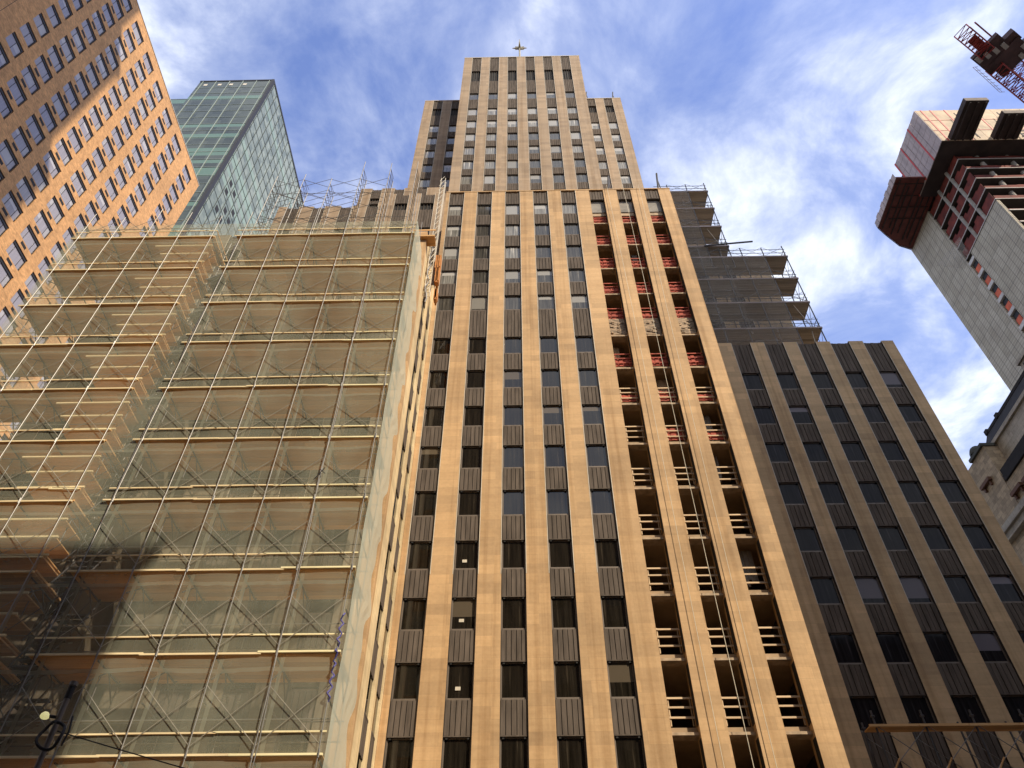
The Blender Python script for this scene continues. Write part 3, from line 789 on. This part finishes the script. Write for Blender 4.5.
def owin(w, two):
    fr, pn = MB(), MB(); x0, x1 = -.2, -.14; h = 2.12
    fr.box(x0, x1, 0, .05, 0, h); fr.box(x0, x1, w-.05, w, 0, h); fr.box(x0, x1, .05, w-.05, 0, .06); fr.box(x0, x1+.06, .05, w-.05, h-.36, h); fr.box(x0, x1+.05, w-.13, w-.05, .06, h-.36)  # deep black head and far jamb strips stand in for recess shade
    cuts = [w*.5] if two else [w*.24, w*.76]
    for c in cuts: fr.box(x0, x1, c-.025, c+.025, .06, h-.05)
    e = [.05]+cuts+[w-.05]
    for a, b in zip(e[:-1], e[1:]): pn.quad([(-.165, a, .05), (-.165, b, .05), (-.165, b, h-.3), (-.165, a, h-.3)], 0, [(0,0),(1,0),(1,1),(0,1)])
    return fr, pn
_ow = {}
ow = []
for ci, (a, b) in enumerate(right_ends):
    for s in sills:
        vis = 1 if (2.2*abs(OX)*.0 + s) > 40 else .01
        ow.append((vis/((OX*OX)+(a*a)+s*s), ci, a, b, s))
# those that fall inside the photograph's view first
def inview(y, z):
    X, Y, Z = OX, y, z-1.6
    cx = .9998*X+.0193*Y-.001*Z; cy = .0147*X-.7276*Y+.6858*Z; cz = .0125*X-.6857*Y-.7278*Z
    return cz < 0 and abs(cx/-cz) < .69 and abs(cy/-cz) < .52 and (cy/-cz) > .0
ow.sort(key=lambda t: (not inview(t[2]+1, t[4]+1), -t[0]))
oF, oP, oV = MB(), MB(), MB()
gm = MB(); gm.box(-.04, .012, 0, .95, 0, .42); gmesh = gm.mesh('vent_grille', M['black'])
for i, (_, ci, a, b, s) in enumerate(ow):
    k = (round(b-a, 2), ci == 0)
    if k not in _ow:
        fr, pn = owin(*k); _ow[k] = (fr, pn, fr.mesh('window', M['frame_o']), pn.mesh('panes', M['win_o']))
    fr, pn, fm, pm = _ow[k]; gy = (a+b)/2-.7
    if i < 100:
        o = part_at(fm, 'window', (OX, a, s), OB); sub(o, pm, 'pane')
        if ci: part_at(gmesh, 'vent_grille', (OX, gy, s-.62), OB)
    else:
        oF.add(fr, (OX, a, s)); oP.add(pn, (OX, a, s))
        if ci: oV.add(gm, (OX, gy, s-.62))
part(oF, 'window_frames', M['frame_o'], OB)['kind'] = 'stuff'; part(oP, 'window_panes', M['win_o'], OB)['kind'] = 'stuff'
part(oV, 'vent_grilles', M['black'], OB)['kind'] = 'stuff'

# ------------------------------------------------------------------ green glass tower
GT = empty('glass_tower', 'green glass curtain wall tower rising behind the brick apartment block', 'tower', loc=(-73, 95, 0))
gx0, gx1, gy0, gy1, gz = -83.3, -63.9, 75.0, 121.0, 199.4
p = MB(); p.quad([(gx0,gy0,0),(gx1,gy0,0),(gx1,gy0,gz),(gx0,gy0,gz)]); p.quad([(gx1,gy1,0),(gx0,gy1,0),(gx0,gy1,gz),(gx1,gy1,gz)]); p.quad([(gx0,gy1,0),(gx0,gy0,0),(gx0,gy0,gz),(gx0,gy1,gz)])
p.quad([(gx0,gy0,gz-1),(gx1,gy0,gz-1),(gx1,gy1,gz-1),(gx0,gy1,gz-1)])
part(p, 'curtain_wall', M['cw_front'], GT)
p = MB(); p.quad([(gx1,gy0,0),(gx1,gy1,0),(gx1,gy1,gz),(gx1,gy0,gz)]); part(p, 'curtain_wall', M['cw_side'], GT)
p = MB(); p.box(gx0-6.5, gx0-.02, gy0+.8, gy1, 0, 190.); part(p, 'lower_block', M['cw_front'], GT)
p = MB()
for x in (-82.46,-78.92,-75.37,-71.84,-68.31,-64.9): p.box(x-.07, x+.07, gy0-.14, gy0-.002, 0, gz-.6)
z = gz-4.6
while z > 60: p.box(gx0, gx1-.5, gy0-.07, gy0-.003, z-.05, z+.05); z -= 3.65
part(p, 'mullion_grid', M['mull'], GT)
p = MB(); y = gy0+1.2; i = 0
while y < gy1: p.box(gx1+.002, gx1+.1, y-.05, y+.05, 0, gz-.8); y += 2.6; i += 1
z = gz-4.6
while z > 60: p.box(gx1+.002, gx1+.06, gy0+.8, gy1, z-.06, z+.06); z -= 3.65
part(p, 'mullion_grid', M['mull_dk'], GT)
p = MB(); p.box(gx1-.5, gx1+.13, gy0-.16, gy0+.75, 0, gz); p.box(gx0, gx1-.5, gy0-.12, gy0+.3, gz-.6, gz); p.box(gx1-.3, gx1+.12, gy0+.75, gy1, gz-.8, gz)
part(p, 'corner_trim', M['frame_o'], GT)
random.seed(5)
for k in range(14):
    z = gz-6.5-3.65*k*1.0
    for y in (gy0+3.9+(k % 2)*2.6+1.3*0+ (28 if k > 0 else 28),):
        p = MB(); yy = gy0+33+ (k % 3)*2.6; p.box(gx1+.004, gx1+.05, yy, yy+1.25, z, z+1.5); part(p, 'open_vent', M['black'], GT)
for k in range(9):
    z = 152-3.65*(k//2); yy = gy0+4.2+2.6*(k % 3)+.1; p = MB(); p.box(gx1+.004, gx1+.05, yy, yy+1.3, z, z+1.6); part(p, 'open_vent', M['black'], GT)
for i, x in enumerate((-81.7, -78.0, -75.0, -71.4)):
    p = MB(); p.box(x, x+.9, gy0-.05, gy0-.006, gz-3.2, gz-2.2); part(p, 'pale_panel', M['trim'], GT)

# ------------------------------------------------------------------ concrete tower under construction, right
CT = empty('concrete_tower', 'raw concrete tower under construction with red screens and protruding platforms at its top', 'tower', loc=(90, 75, 0))
cx0, cx1, cy0, cy1 = 80.0, 104.0, 64.7, 86.0
p = MB(); p.box(cx0, cx0+.5, cy0, 75.2, 0, 113.58); p.box(cx0+.5, cx1, cy0+2.2, 75.2, 0, 113.58); p.box(cx0, cx1, 77.0, cy1, 0, 131.0); p.box(cx0+.6, cx1, 75.2, 77.0, 0, 113.6)
part(p, 'concrete_wall', M['conc_t'], CT)
slab = [113.6+3.55*k for k in range(5)]
for z in slab:
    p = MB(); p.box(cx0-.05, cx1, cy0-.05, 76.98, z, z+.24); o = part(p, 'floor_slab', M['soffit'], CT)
    q = MB(); q.box(cx0-.15, cx0-.052, cy0-.15, 76.98, z+.06, z+.2); q.box(cx0-.052, cx1, cy0-.15, cy0-.052, z+.06, z+.2); q.build('slab_edge', M['slab'], o)
    p = MB(); n = 8
    for i in range(n):
        y0 = cy0+.3+11.9*i/n; h = 2.75+.35*math.sin(i*2.3+z)
        p.box(cx0+.25, cx0+.3, y0, y0+11.9/n-.02, z+.27, z+h)
        x0 = cx0+.5+(cx1-cx0-1)*i/n; p.box(x0, x0+(cx1-cx0-1)/n-.02, cy0+.3, cy0+.35, z+.27, z+.3+h*.55)
    part(p, 'orange_mesh', M['osheet2'], CT)
p = MB(); p.box(cx0+2.5, cx1-1, cy0+2.5, 76.9, 113.9, 131.5); part(p, 'core_wall', M['darkform'], CT)
for y in (68.6, 72.3):
    p = MB(); p.bar((cx0+.2, y, 113.9), (cx0+.2, y, 131), .34, 10); part(p, 'column', M['column'], CT)
for x in (84.5, 90, 96):
    p = MB(); p.bar((x, cy0+.75, 113.9), (x, cy0+.75, 131), .4, 10); part(p, 'column', M['column'], CT)
z = 110.0
while z > 70:                                              # open floors on the front
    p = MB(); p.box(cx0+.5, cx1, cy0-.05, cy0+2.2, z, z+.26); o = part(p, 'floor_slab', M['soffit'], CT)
    q = MB(); q.box(cx0+.5, cx1, cy0-.15, cy0-.052, z, z+.28); q.build('slab_edge', M['slab'], o)
    q = MB(); q.box(cx0+.9, cx1, cy0+.5, cy0+.56, z+.28, z+1.5+.2*math.sin(z)); q.build('orange_mesh', M['osheet2'], o)
    z -= 3.6
# strip of openings down the side, each with an orange sheet
M['osheet'] = simple('orange_sheet', (.55,.1,.035), .7, 0, .25, 1)
z = 110.6; k = 0
while z > 60:
    p = MB(); p.box(cx0+.3, cx0+.55, 75.6, 76.75, z-1.4, z+1.35); o = part(p, 'opening', M['black'], CT)
    q = MB(); q.box(cx0+.2, cx0+.28, 75.5, 76.8, z-1.4, z+.2); q.build('orange_sheet', M['osheet'], o)
    q = MB(); q.box(cx0-.06, cx0+.5, 75.18, 77.02, z+1.45, z+2.2); part(q, 'lintel', M['slab'], CT)
    z -= 3.6; k += 1
# red safety net sagging at the side
p = MB(); p.quad([(cx0-.1, 75.4, 114.2), (cx0-.1, 78.2, 113.0), (cx0-3.2, 79.8, 116.4), (cx0-1.6, 77, 117.2)]); p.quad([(cx0-.1, 75.4, 114.26), (cx0-1.6, 77, 117.26), (cx0-.12, 74.8, 118.2)]); part(p, 'sagging_net', M['net_grey'], CT)
# climbing screen: grey panels with red channels round the top corner, open dark underside
s0, s1 = 77.0, 100.0; t0, t1 = 62.1, 73.4; zb, zt = 130.3, 143.2
p = MB(); n = 9
for i in range(n):
    a = t0+(t1-t0)*i/n; b = t0+(t1-t0)*(i+1)/n
    
    for j in range(6): p.box(s0+.02*((i*5+j*3) % 3), s0+.12, a+.03, b-.03, zb+(zt-zb)*j/6+.04, zb+(zt-zb)*(j+1)/6-.04)
o = part(p, 'screen_panel', M['screen'], CT)
q = MB()
for y in (t0+3.6, t0+7.6, t1-.3): q.box(s0-.06, s0-.002, y, y+.3, zb, zt)
q.build('red_channel', M['redline'], o)
p = MB(); n = 8
for i in range(n):
    a = s0+.14+(s1-s0-.14)*i/n; b = s0+.14+(s1-s0-.14)*(i+1)/n
    p.box(a+.03, b-.03, t0, t0+.12, zb, zt)
o = part(p, 'screen_panel', simple('sunlit_screen_panel', (.42,.31,.2), .7, 0, .3, .6), CT)  # front panels in a warmer, lighter copy, sunlight put into the colour
q = MB()
for x in (s0+1.1, s0+2.9, s0+5.6, s0+11): q.box(x, x+.25, t0-.06, t0-.002, zb, zt)
for z in (zb+4, zb+8.4): q.box(s0+.2, s1, t0-.05, t0-.003, z, z+.12)
q.build('red_channel', M['redline'], o)
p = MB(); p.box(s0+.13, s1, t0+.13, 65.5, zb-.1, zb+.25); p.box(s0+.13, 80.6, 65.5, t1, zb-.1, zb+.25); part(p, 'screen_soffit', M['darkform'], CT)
p = MB(); p.box(s0+.2, s1, t0+.2, t1-.02, zb+.3, zt-.6); p.box(79.0, s1, t1, 80, 131.15, zt-.6); part(p, 'formwork', M['darkform'], CT)
# lower platform further back on the side
def prism(mb, poly, z0, z1):
    n = len(poly)
    mb.quad([(x, y, z1) for x, y in poly]); mb.quad([(x, y, z0) for x, y in reversed(poly)])
    for i in range(n):
        (x0, y0), (x1, y1) = poly[i], poly[(i+1) % n]
        mb.quad([(x0, y0, z0), (x1, y1, z0), (x1, y1, z1), (x0, y0, z1)])
poly = [(71.4, 69.6), (79.94, 69.6), (79.94, 85.6), (77.0, 84.6), (73.4, 82.0), (71.4, 80.4)]
p = MB(); prism(p, poly, 130.75, 131.1); o = part(p, 'platform', M['redbrown'], CT)
q = MB()
for i in range(7): q.box(72.2+i*1.15+.2*math.sin(i*2), 72.35+i*1.15+.2*math.sin(i*2), 69.8+.8*(i % 3), 80.6+i*.65-.9*(i % 2), 130.5, 130.745)
for i in range(4): q.box(71.6+.4*i, 79.6, 70.8+2.5*i, 70.92+2.5*i, 130.6, 130.745)
q.build('joist', M['darkform'], o)
q = MB(); n = 9
for i in range(n): q.box(71.27, 71.39, 69.6+10.8*i/n+.05, 69.6+10.8*(i+1)/n-.05, 130.6, 132.3+.3*((i*3) % 2))
q.build('edge_panel', M['screen'], o)
q = MB()
for (x0, y0), (x1, y1) in zip([(71.4, 80.5), (73.4, 82.1), (77., 84.7)], [(73.4, 82.1), (77., 84.7), (79.9, 85.7)]):
    q.quad([(x0, y0, 130.6), (x1, y1, 130.6), (x1, y1, 132.0), (x0, y0, 132.0)]); q.quad([(x0, y0+.08, 130.6), (x0, y0+.08, 132.0), (x1, y1+.08, 132.0), (x1, y1+.08, 130.6)])
q.build('end_panel', M['screen'], o)
# two cantilevered loading platforms above the street
for (a, b, y0) in ((78.5, 82.5, 54.9), (86.2, 90.6, 57.3)):
    p = MB(); p.box(a, b, y0, t0-.08, 130.25, 130.5); p.box(a, a+.15, y0, t0-.08, 130.5, 131.5); p.box(b-.15, b, y0, t0-.08, 130.5, 131.5)
    for i in range(3): p.box(a+.6+i*1.4, a+.85+i*1.4, y0+.1, t0-.1, 129.95, 130.25)
    o = part(p, 'loading_platform', M['darkform'], CT)
    q = MB(); q.box(a, b, y0-.12, y0-.005, 130.3, 131.4); q.build('end_gate', M['gate'], o)
    for pq in (((b+.1, y0+.2, 130.4), (b+.6, t0-.2, 138)), ((b+.5, t0-.8, 130), (b+.5, t0-.8, 140)), ((b+1.1, t0-.5, 130), (b+1.1, t0-.5, 140))):
        q = MB(); q.bar(*pq, .08); q.build('stay_rod', M['steel_dk'], o)
for i in range(6):
    p = MB(); p.obox((97+i*.2, 60+i*.1, 131+i*1.0), (3.5, .3, .2), (-.02, .2, 0), (0, 0, .12)); part(p, 'timber_baulk', M['screen'], CT)

# ------------------------------------------------------------------ tower crane
CR = empty('tower_crane', 'dark red lattice tower crane with grey counterweights against the sky', 'crane', loc=(104, 63, 0))
u = Vector((.85, .53, 0)).normalized(); v = Vector((u.y, -u.x, 0)); c0 = Vector((90.6, 53.4, 160))
def at(a, b, z): return c0 + u*a + v*b + Vector((0, 0, z))
def lattice(a0, a1, b0, b1, z0, z1, step, r):
    p = MB()
    for b in (b0, b1):
        for z in (z0, z1): p.bar(at(a0, b, z), at(a1, b, z), r)
    a = a0; k = 0
    while a < a1-.01:
        e = min(a1, a+step)
        for b in (b0, b1): p.bar(at(a, b, z0), at(e, b, z1), r*.6); p.bar(at(a, b, z0), at(a, b, z1), r*.6)
        for z in (z0, z1): p.bar(at(a, b0 if k % 2 else b1, z), at(e, b1 if k % 2 else b0, z), r*.6); p.bar(at(a, b0, z), at(a, b1, z), r*.6)
        a = e; k += 1
    return p
part(lattice(0, 8, -1.5, 1.3, 0, 1.6, 1.1, .13), 'counter_jib', M['craner'], CR)
p = MB(); p.obox(at(4.5, .1, .2), u*2.2, v*.9, (0, 0, .1)); p.obox(at(3.2, 2.4, .6), u*2.6, v*.14, (0, 0, .2)); part(p, 'catwalk', M['craner'], CR)
p = MB(); p.obox(at(9.5, .4, .8), u*3.2, v*3.0, (0, 0, .5)); p.obox(at(12.8, 1.8, .9), u*2.5, v*3.4, (0, 0, .7)); p.obox(at(10, 4.3, 1.2), u*1.3, v*1.2, (0, 0, .7)); part(p, 'machinery_deck', simple('dark_machinery', (.06,.03,.03), .6, .2, .4, .5), CR)
for i, (a, b) in enumerate(((7.4, -1.9), (8.1, -.4), (8.8, 1.1), (9.5, 2.6), (13.2, 4.6), (14.4, 3.2))):
    p = MB(); p.obox(at(a, b, .15), u*.8, v*.42, (0, 0, .2)); part(p, 'counterweight', M['craneg'], CR)
p = MB(); p.obox(at(14.2, 5.6, 1.4), u*1.1, v*.9, (0, 0, 1.0)); part(p, 'winch_house', M['steel_dk'], CR)
part(lattice(12, 26, -2.6, .2, -.4, 2.0, 1.3, .16), 'main_jib_foot', M['craner'], CR)
part(lattice(14, 24, .4, 2.6, .5, 3.0, 1.2, .12), 'a_frame', M['craner'], CR)
p = MB()
for a in range(9):
    p.bar(at(8.5+a*1.2, -2.9-.05*a, .2), at(8.5+a*1.2, -3.5-.05*a, 1.3), .05); 
    if a < 8: p.bar(at(8.5+a*1.2, -3.5-.05*a, 1.3), at(9.7+a*1.2, -3.55-.05*a, 1.3), .05); p.bar(at(8.5+a*1.2, -3.2-.05*a, .7), at(9.7+a*1.2, -3.25-.05*a, .7), .04)
part(p, 'handrail', M['screen'], CR)
p = MB()
for sx in (-1.2, 1.2):
    for sy in (-1.2, 1.2): p.bar(at(24+sx, sy, -160), at(24+sx, sy, 0), .18)
for k in range(0, 160, 3): p.bar(at(22.8, -1.2, -160+k), at(25.2, -1.2, -157+k), .08); p.bar(at(22.8, 1.2, -160+k), at(22.8, -1.2, -157+k), .08)
part(p, 'mast', M['craner'], CR)

# ------------------------------------------------------------------ old ornate stone building, right edge
OS = empty('ornate_stone_building', 'old stone building with dark mansard roof and cornice at the right edge', 'building', loc=(52, 45, 0))
ox, e1 = 46.0, 57.4; s_ = 46/40.
z1 = 47.9
e1 = 56.4
p = MB(); p.box(ox, ox+18, 18, e1-.02, 0, 46.7); part(p, 'lower_wall', M['oldstone'], OS)
p = MB(); p.box(ox+1.4, ox+18, 18, e1+3, 46.9, 51.7); part(p, 'attic_wall', M['oldgrey'], OS)
p = MB(); p.box(ox-.22, ox+1.2, 18, e1-.3, 46.72, 47.3); p.box(ox-.12, ox+1.38, 18, e1-.3, 47.3, 48.0)
part(p, 'cornice', M['slate'], OS)
p = MB(); p.box(ox+1.15, ox+2.0, 18, e1+2.6, 51.72, 52.1); part(p, 'string_course', M['oldgrey'], OS)
p = MB()
p.quad([(ox+1.5, 18, 52.1), (ox+1.5, e1+2.6, 52.1), (ox+3.0, e1+2.4, 55.0), (ox+3.0, 18, 55.0)])
p.quad([(ox+1.5, e1+2.6, 52.1), (ox+12, e1+2.6, 52.1), (ox+12, e1+2.4, 55.0), (ox+3.0, e1+2.4, 55.0)])
p.box(ox+2.9, ox+3.4, 18, e1+2.4, 54.9, 55.25)
for y in (e1+2.1, e1-.4): p.obox((ox+3.0, y, 55.2), (.18, 0, 0), (0, .25, 0), (0, 0, .25))
part(p, 'mansard_roof', M['slate'], OS)
for y in (47.0, 41.4):
    p = MB(); p.box(ox+1.1, ox+3.5, y-.8, y+.8, 52.12, 54.0); p.box(ox+.9, ox+3.5, y-1.0, y+1.0, 54.0, 54.3); o = part(p, 'dormer', M['oldgrey'], OS)
    q = MB(); q.box(ox+1.06, ox+1.098, y-.45, y+.45, 52.3, 53.7); q.build('dormer_window', M['black'], o)
p = MB(); p.box(ox-.03, ox+6, e1, e1+6.5, 0, 51.4); o = part(p, 'pavilion', M['oldstone'], OS)
q = MB(); q.box(ox-.3, ox+1.2, e1-.12, e1+2.6, 51.4, 51.75); q.build('pavilion_cornice', M['copper'], o)
q = MB(); c_ = Vector((ox+.35, e1+1.7, 52.0)); n = 10
for j in range(5):
    for i in range(n):
        def D(i, j):
            a_ = 2*math.pi*i/n; t = math.pi/2*j/5
            return (c_.x+.75*math.cos(t)*math.cos(a_), c_.y+.75*math.cos(t)*math.sin(a_), c_.z-.2+1.0*math.sin(t))
        q.quad([D(i, j), D(i+1, j), D(i+1, j+1), D(i, j+1)])
q.build('corner_dome', M['copper'], o)
M['rust'] = simple('rust_ledge', (.13,.06,.03), .8)
for y, z in ((e1+2.2, 48.6), (e1-1.0, 45.3), (e1-3.2, 45.2)):
    q = MB(); q.box(ox-.4, ox-.035, y-.9, y+.9, z-.35, z); q.box(ox-.25, ox-.035, y-.7, y-.5, z-.8, z-.35); q.box(ox-.25, ox-.035, y+.5, y+.7, z-.8, z-.35); part(q, 'balcony_ledge', M['rust'], OS)
p = MB(); p.box(ox-.9, ox-.035, 18, e1+5, 42.9, 43.5); p.box(ox-.6, ox-.035, 18, e1+5, 42.3, 42.9); part(p, 'lower_cornice', M['oldgrey'], OS)
y = 20.
while y < e1-1:
    for z in (38.0, 32.4, 26.8, 21.2):
        q = MB(); q.box(ox-.045, ox-.004, y, y+1.5, z, z+3.0); q.box(ox-.2, ox-.002, y-.2, y+1.7, z+3.0, z+3.35, 1); q.box(ox-.25, ox-.002, y-.2, y+1.7, z-.3, z, 1); part(q, 'window', [M['glass'], M['oldgrey']], OS)
    y += 3.4

# ------------------------------------------------------------------ lamp post, span wire
LP = empty('lamp_post', 'slim dark street pole with a small lit lamp and a coil of cable', 'lamp post', loc=(-8.78, 14, 0))
p = MB(); p.bar((-8.78, 14, 0), (-8.78, 14, 8.1), .055, 10); p.bar((-8.78, 14, 0), (-8.78, 14, 1.1), .14, 10); p.bar((-8.78, 14, 8.1), (-8.78, 14, 8.18), .08, 10); part(p, 'pole', M['pole'], LP)
p = MB(); p.bar((-8.78, 14, 7.85), (-8.78, 14, 8.08), .065, 10); part(p, 'collar', M['black'], LP); p = MB(); p.bar((-8.78, 14, 7.5), (-9.0, 13.9, 7.5), .03); o = part(p, 'bracket', M['black'], LP)
lm, nt, pp = mat('lamp_glow'); pp.inputs['Base Color'].default_value = (.8,.75,.4,1); pp.inputs['Emission Color'].default_value = (1,.9,.4,1); pp.inputs['Emission Strength'].default_value = .35
p = MB(); n = 10
for j in range(6):
    for i in range(n):
        def S(i, j):
            a = 2*math.pi*i/n; t = math.pi*j/6
            return (-9.0+.085*math.sin(t)*math.cos(a), 13.9+.085*math.sin(t)*math.sin(a), 7.48+(.09 if t < 1.57 else .05)*math.cos(t))
        p.quad([S(i,j), S(i+1,j), S(i+1,j+1), S(i,j+1)])
p.build('lamp_globe', lm, o)
p = MB(); pts = [(-8.7+.22*math.sin(2*math.pi*k/24), 13.86+.05*math.sin(k*.7), 7.12+.24*math.cos(2*math.pi*k/24)) for k in range(25)]; p.path(pts, .028, 6); part(p, 'cable_coil', M['black'], LP)
p = MB(); pts = []
for k in range(21):
    t = k/20; pts.append((-8.7+9.8*t, 14, 7.25-2.2*t-.12*math.sin(math.pi*t)))
p.path(pts, .011, 5); p.path([(-8.5, 13.95, 7.5), (-8.42, 13.9, 7.2), (-8.45, 13.9, 6.95)], .018, 5); tag(p.build('span_wire', M['black']), 'thin black cable running right from the dark street pole', 'cable')
p = MB(); p.bar((1.1, 14, 0), (1.1, 14, 5.2), .07, 10); tag(p.build('cable_post', M['pole']), 'dark post below the frame that carries the far end of the black cable', 'post')

# ------------------------------------------------------------------ buildings across the street, behind the viewpoint (outer two placed to cast the shade; middle one added to darken window reflections)
def offblock(name, label, boxes, col):
    e = empty(name, label, 'building', loc=((boxes[0][0]+boxes[0][1])/2, (boxes[0][2]+boxes[0][3])/2, 0))
    m = brick(name+'_brick', col, .6, .2, (.3,.27,.24), .2)
    for (x0, x1, y0, y1, z0, z1) in boxes:
        w = MB(); w.box(x0, x1, y0, y1, z0, z1); o = part(w, 'wall', m, e)
        q = MB(); z = z0+4
        while z < z1-3:
            x = x0+1.5
            while x < x1-2: q.quad([(x, y1+.03, z), (x, y1+.03, z+1.8), (x+1.5, y1+.03, z+1.8), (x+1.5, y1+.03, z)], 0, [(0,0),(0,1),(1,1),(1,0)]); x += 3.2
            z += 3.6
        k = part(q, 'window_panes', M['glass'], e); k['kind'] = 'stuff'
        c = MB(); c.box(x0-.2, x1+.2, y0-.2, y1+.2, z1, z1+.8); part(c, 'parapet', M['slab'], e)
offblock('office_block', 'brown office block with a tall tower across the street behind the viewpoint, left of it', [(-75, 18, -30, -8, 0, 57), (-75, -5.5, -30, -8, 57.8, 137), (-75, -8, -29.7, -8.3, 137.8, 158), (-75, -12, -29.4, -8.6, 158.8, 176)], (.22,.16,.11))
offblock('office_block', 'unseen lower brick block added behind the viewpoint to darken window reflections', [(18.6, 80.4, -30, -8, 0, 46)], (.2,.15,.11))
offblock('office_block', 'grey office slab across the street behind the viewpoint, right of it', [(81, 128, -30, -8, 0, 158)], (.12,.1,.08))

# ------------------------------------------------------------------ sky, sun, camera
SUN_AZ, SUN_EL = R(45), R(40)         # azimuth to the right of straight-behind
w = bpy.data.worlds.new('World'); scene.world = w; w.use_nodes = True
nt = w.node_tree; bg = nt.nodes['Background']
sky = N(nt, 'ShaderNodeTexSky', sky_type='NISHITA', sun_disc=False, sun_elevation=SUN_EL, air_density=1.0, dust_density=.6, ozone_density=2.0)
sun_dir = Vector((math.sin(SUN_AZ)*math.cos(SUN_EL), -math.cos(SUN_AZ)*math.cos(SUN_EL), math.sin(SUN_EL)))
sky.sun_rotation = math.atan2(sun_dir.x, sun_dir.y)
tc = nt.nodes.new('ShaderNodeTexCoord'); sp_ = nt.nodes.new('ShaderNodeSeparateXYZ'); L(nt, tc.outputs['Generated'], sp_.inputs[0])
zc = math_(nt, 'MAXIMUM', sp_.outputs[2], .12)
cx_n = math_(nt, 'DIVIDE', sp_.outputs[0], zc); cy_n = math_(nt, 'DIVIDE', sp_.outputs[1], zc)
cv = nt.nodes.new('ShaderNodeCombineXYZ'); L(nt, cx_n, cv.inputs[0]); L(nt, cy_n, cv.inputs[1])
n1 = N(nt, 'ShaderNodeTexNoise', Scale=4.2, Detail=10, Roughness=.6, Distortion=.35); L(nt, cv.outputs[0], n1.inputs['Vector'])
n2 = N(nt, 'ShaderNodeTexNoise', Scale=.75, Detail=3, Roughness=.5); L(nt, cv.outputs[0], n2.inputs['Vector'])
dens = math_(nt, 'ADD', math_(nt, 'MULTIPLY', n1.outputs[0], .62), math_(nt, 'MULTIPLY', n2.outputs[0], .45))
dx_ = math_(nt, 'SUBTRACT', cx_n, .42); dy_ = math_(nt, 'SUBTRACT', cy_n, .78)
dist = math_(nt, 'SQRT', math_(nt, 'ADD', math_(nt, 'MULTIPLY', dx_, dx_), math_(nt, 'MULTIPLY', dy_, dy_)))
bank = math_(nt, 'MAXIMUM', math_(nt, 'SUBTRACT', 1., math_(nt, 'DIVIDE', dist, .7)), 0.)           # the thicker bank of cloud low on the right
dens = math_(nt, 'ADD', dens, math_(nt, 'MULTIPLY', bank, .10))
back = math_(nt, 'MAXIMUM', math_(nt, 'MULTIPLY', cy_n, -.25), 0.)           # unseen cloud added behind the viewpoint for whiter reflections and neutral fill
dens = math_(nt, 'ADD', dens, math_(nt, 'MINIMUM', back, .3))
f = ramp(nt, dens, [(.42, (0,0,0)), (.53, (.3,.3,.3)), (.60, (.6,.6,.6)), (.69, (.97,.97,.97))])
tint = mixc(nt, 1., sky.outputs[0], (1.4, 1.28, 1.55), 'MULTIPLY')
cc = mixc(nt, ramp(nt, n1.outputs[0], [(.38, (0,0,0)), (.66, (1,1,1))]), (3.6, 4.1, 5.3), (6.2, 6.45, 7.0))   # grey-blue body, bright edges
cl = mixc(nt, f, tint, cc)
L(nt, cl, bg.inputs['Color']); bg.inputs['Strength'].default_value = .15

sd = bpy.data.lights.new('sun', 'SUN'); sd.energy = 4.0; sd.angle = R(.5); sd.color = (1.0, .87, .68)
so = bpy.data.objects.new('sun', sd); COL.objects.link(so)
so.rotation_euler = (-sun_dir).to_track_quat('-Z', 'Y').to_euler()

cam = bpy.data.cameras.new('camera'); cam.sensor_width = 36; cam.lens = 745/1024*36; cam.clip_start = .1; cam.clip_end = 5000
co = bpy.data.objects.new('camera', cam); COL.objects.link(co)
Rm = Matrix(((0.9998128270672265, 0.014732673942048882, 0.0125403010473169), (0.01932243459188219, -0.7276495264138608, -0.6856768992981508), (-0.0009769100687873553, 0.6857908682887234, -0.7277980012465796)))
# columns of Rm are the camera's right, up and back axes in the world
co.matrix_world = Matrix.Translation((0, 0, 1.6)) @ Rm.to_4x4()
scene.camera = co

scene.render.engine = 'CYCLES'
scene.cycles.transparent_max_bounces = 12; scene.cycles.max_bounces = 8
scene.view_settings.view_transform = 'Standard'; scene.view_settings.look = 'None'; scene.view_settings.exposure = .5; scene.view_settings.gamma = 1
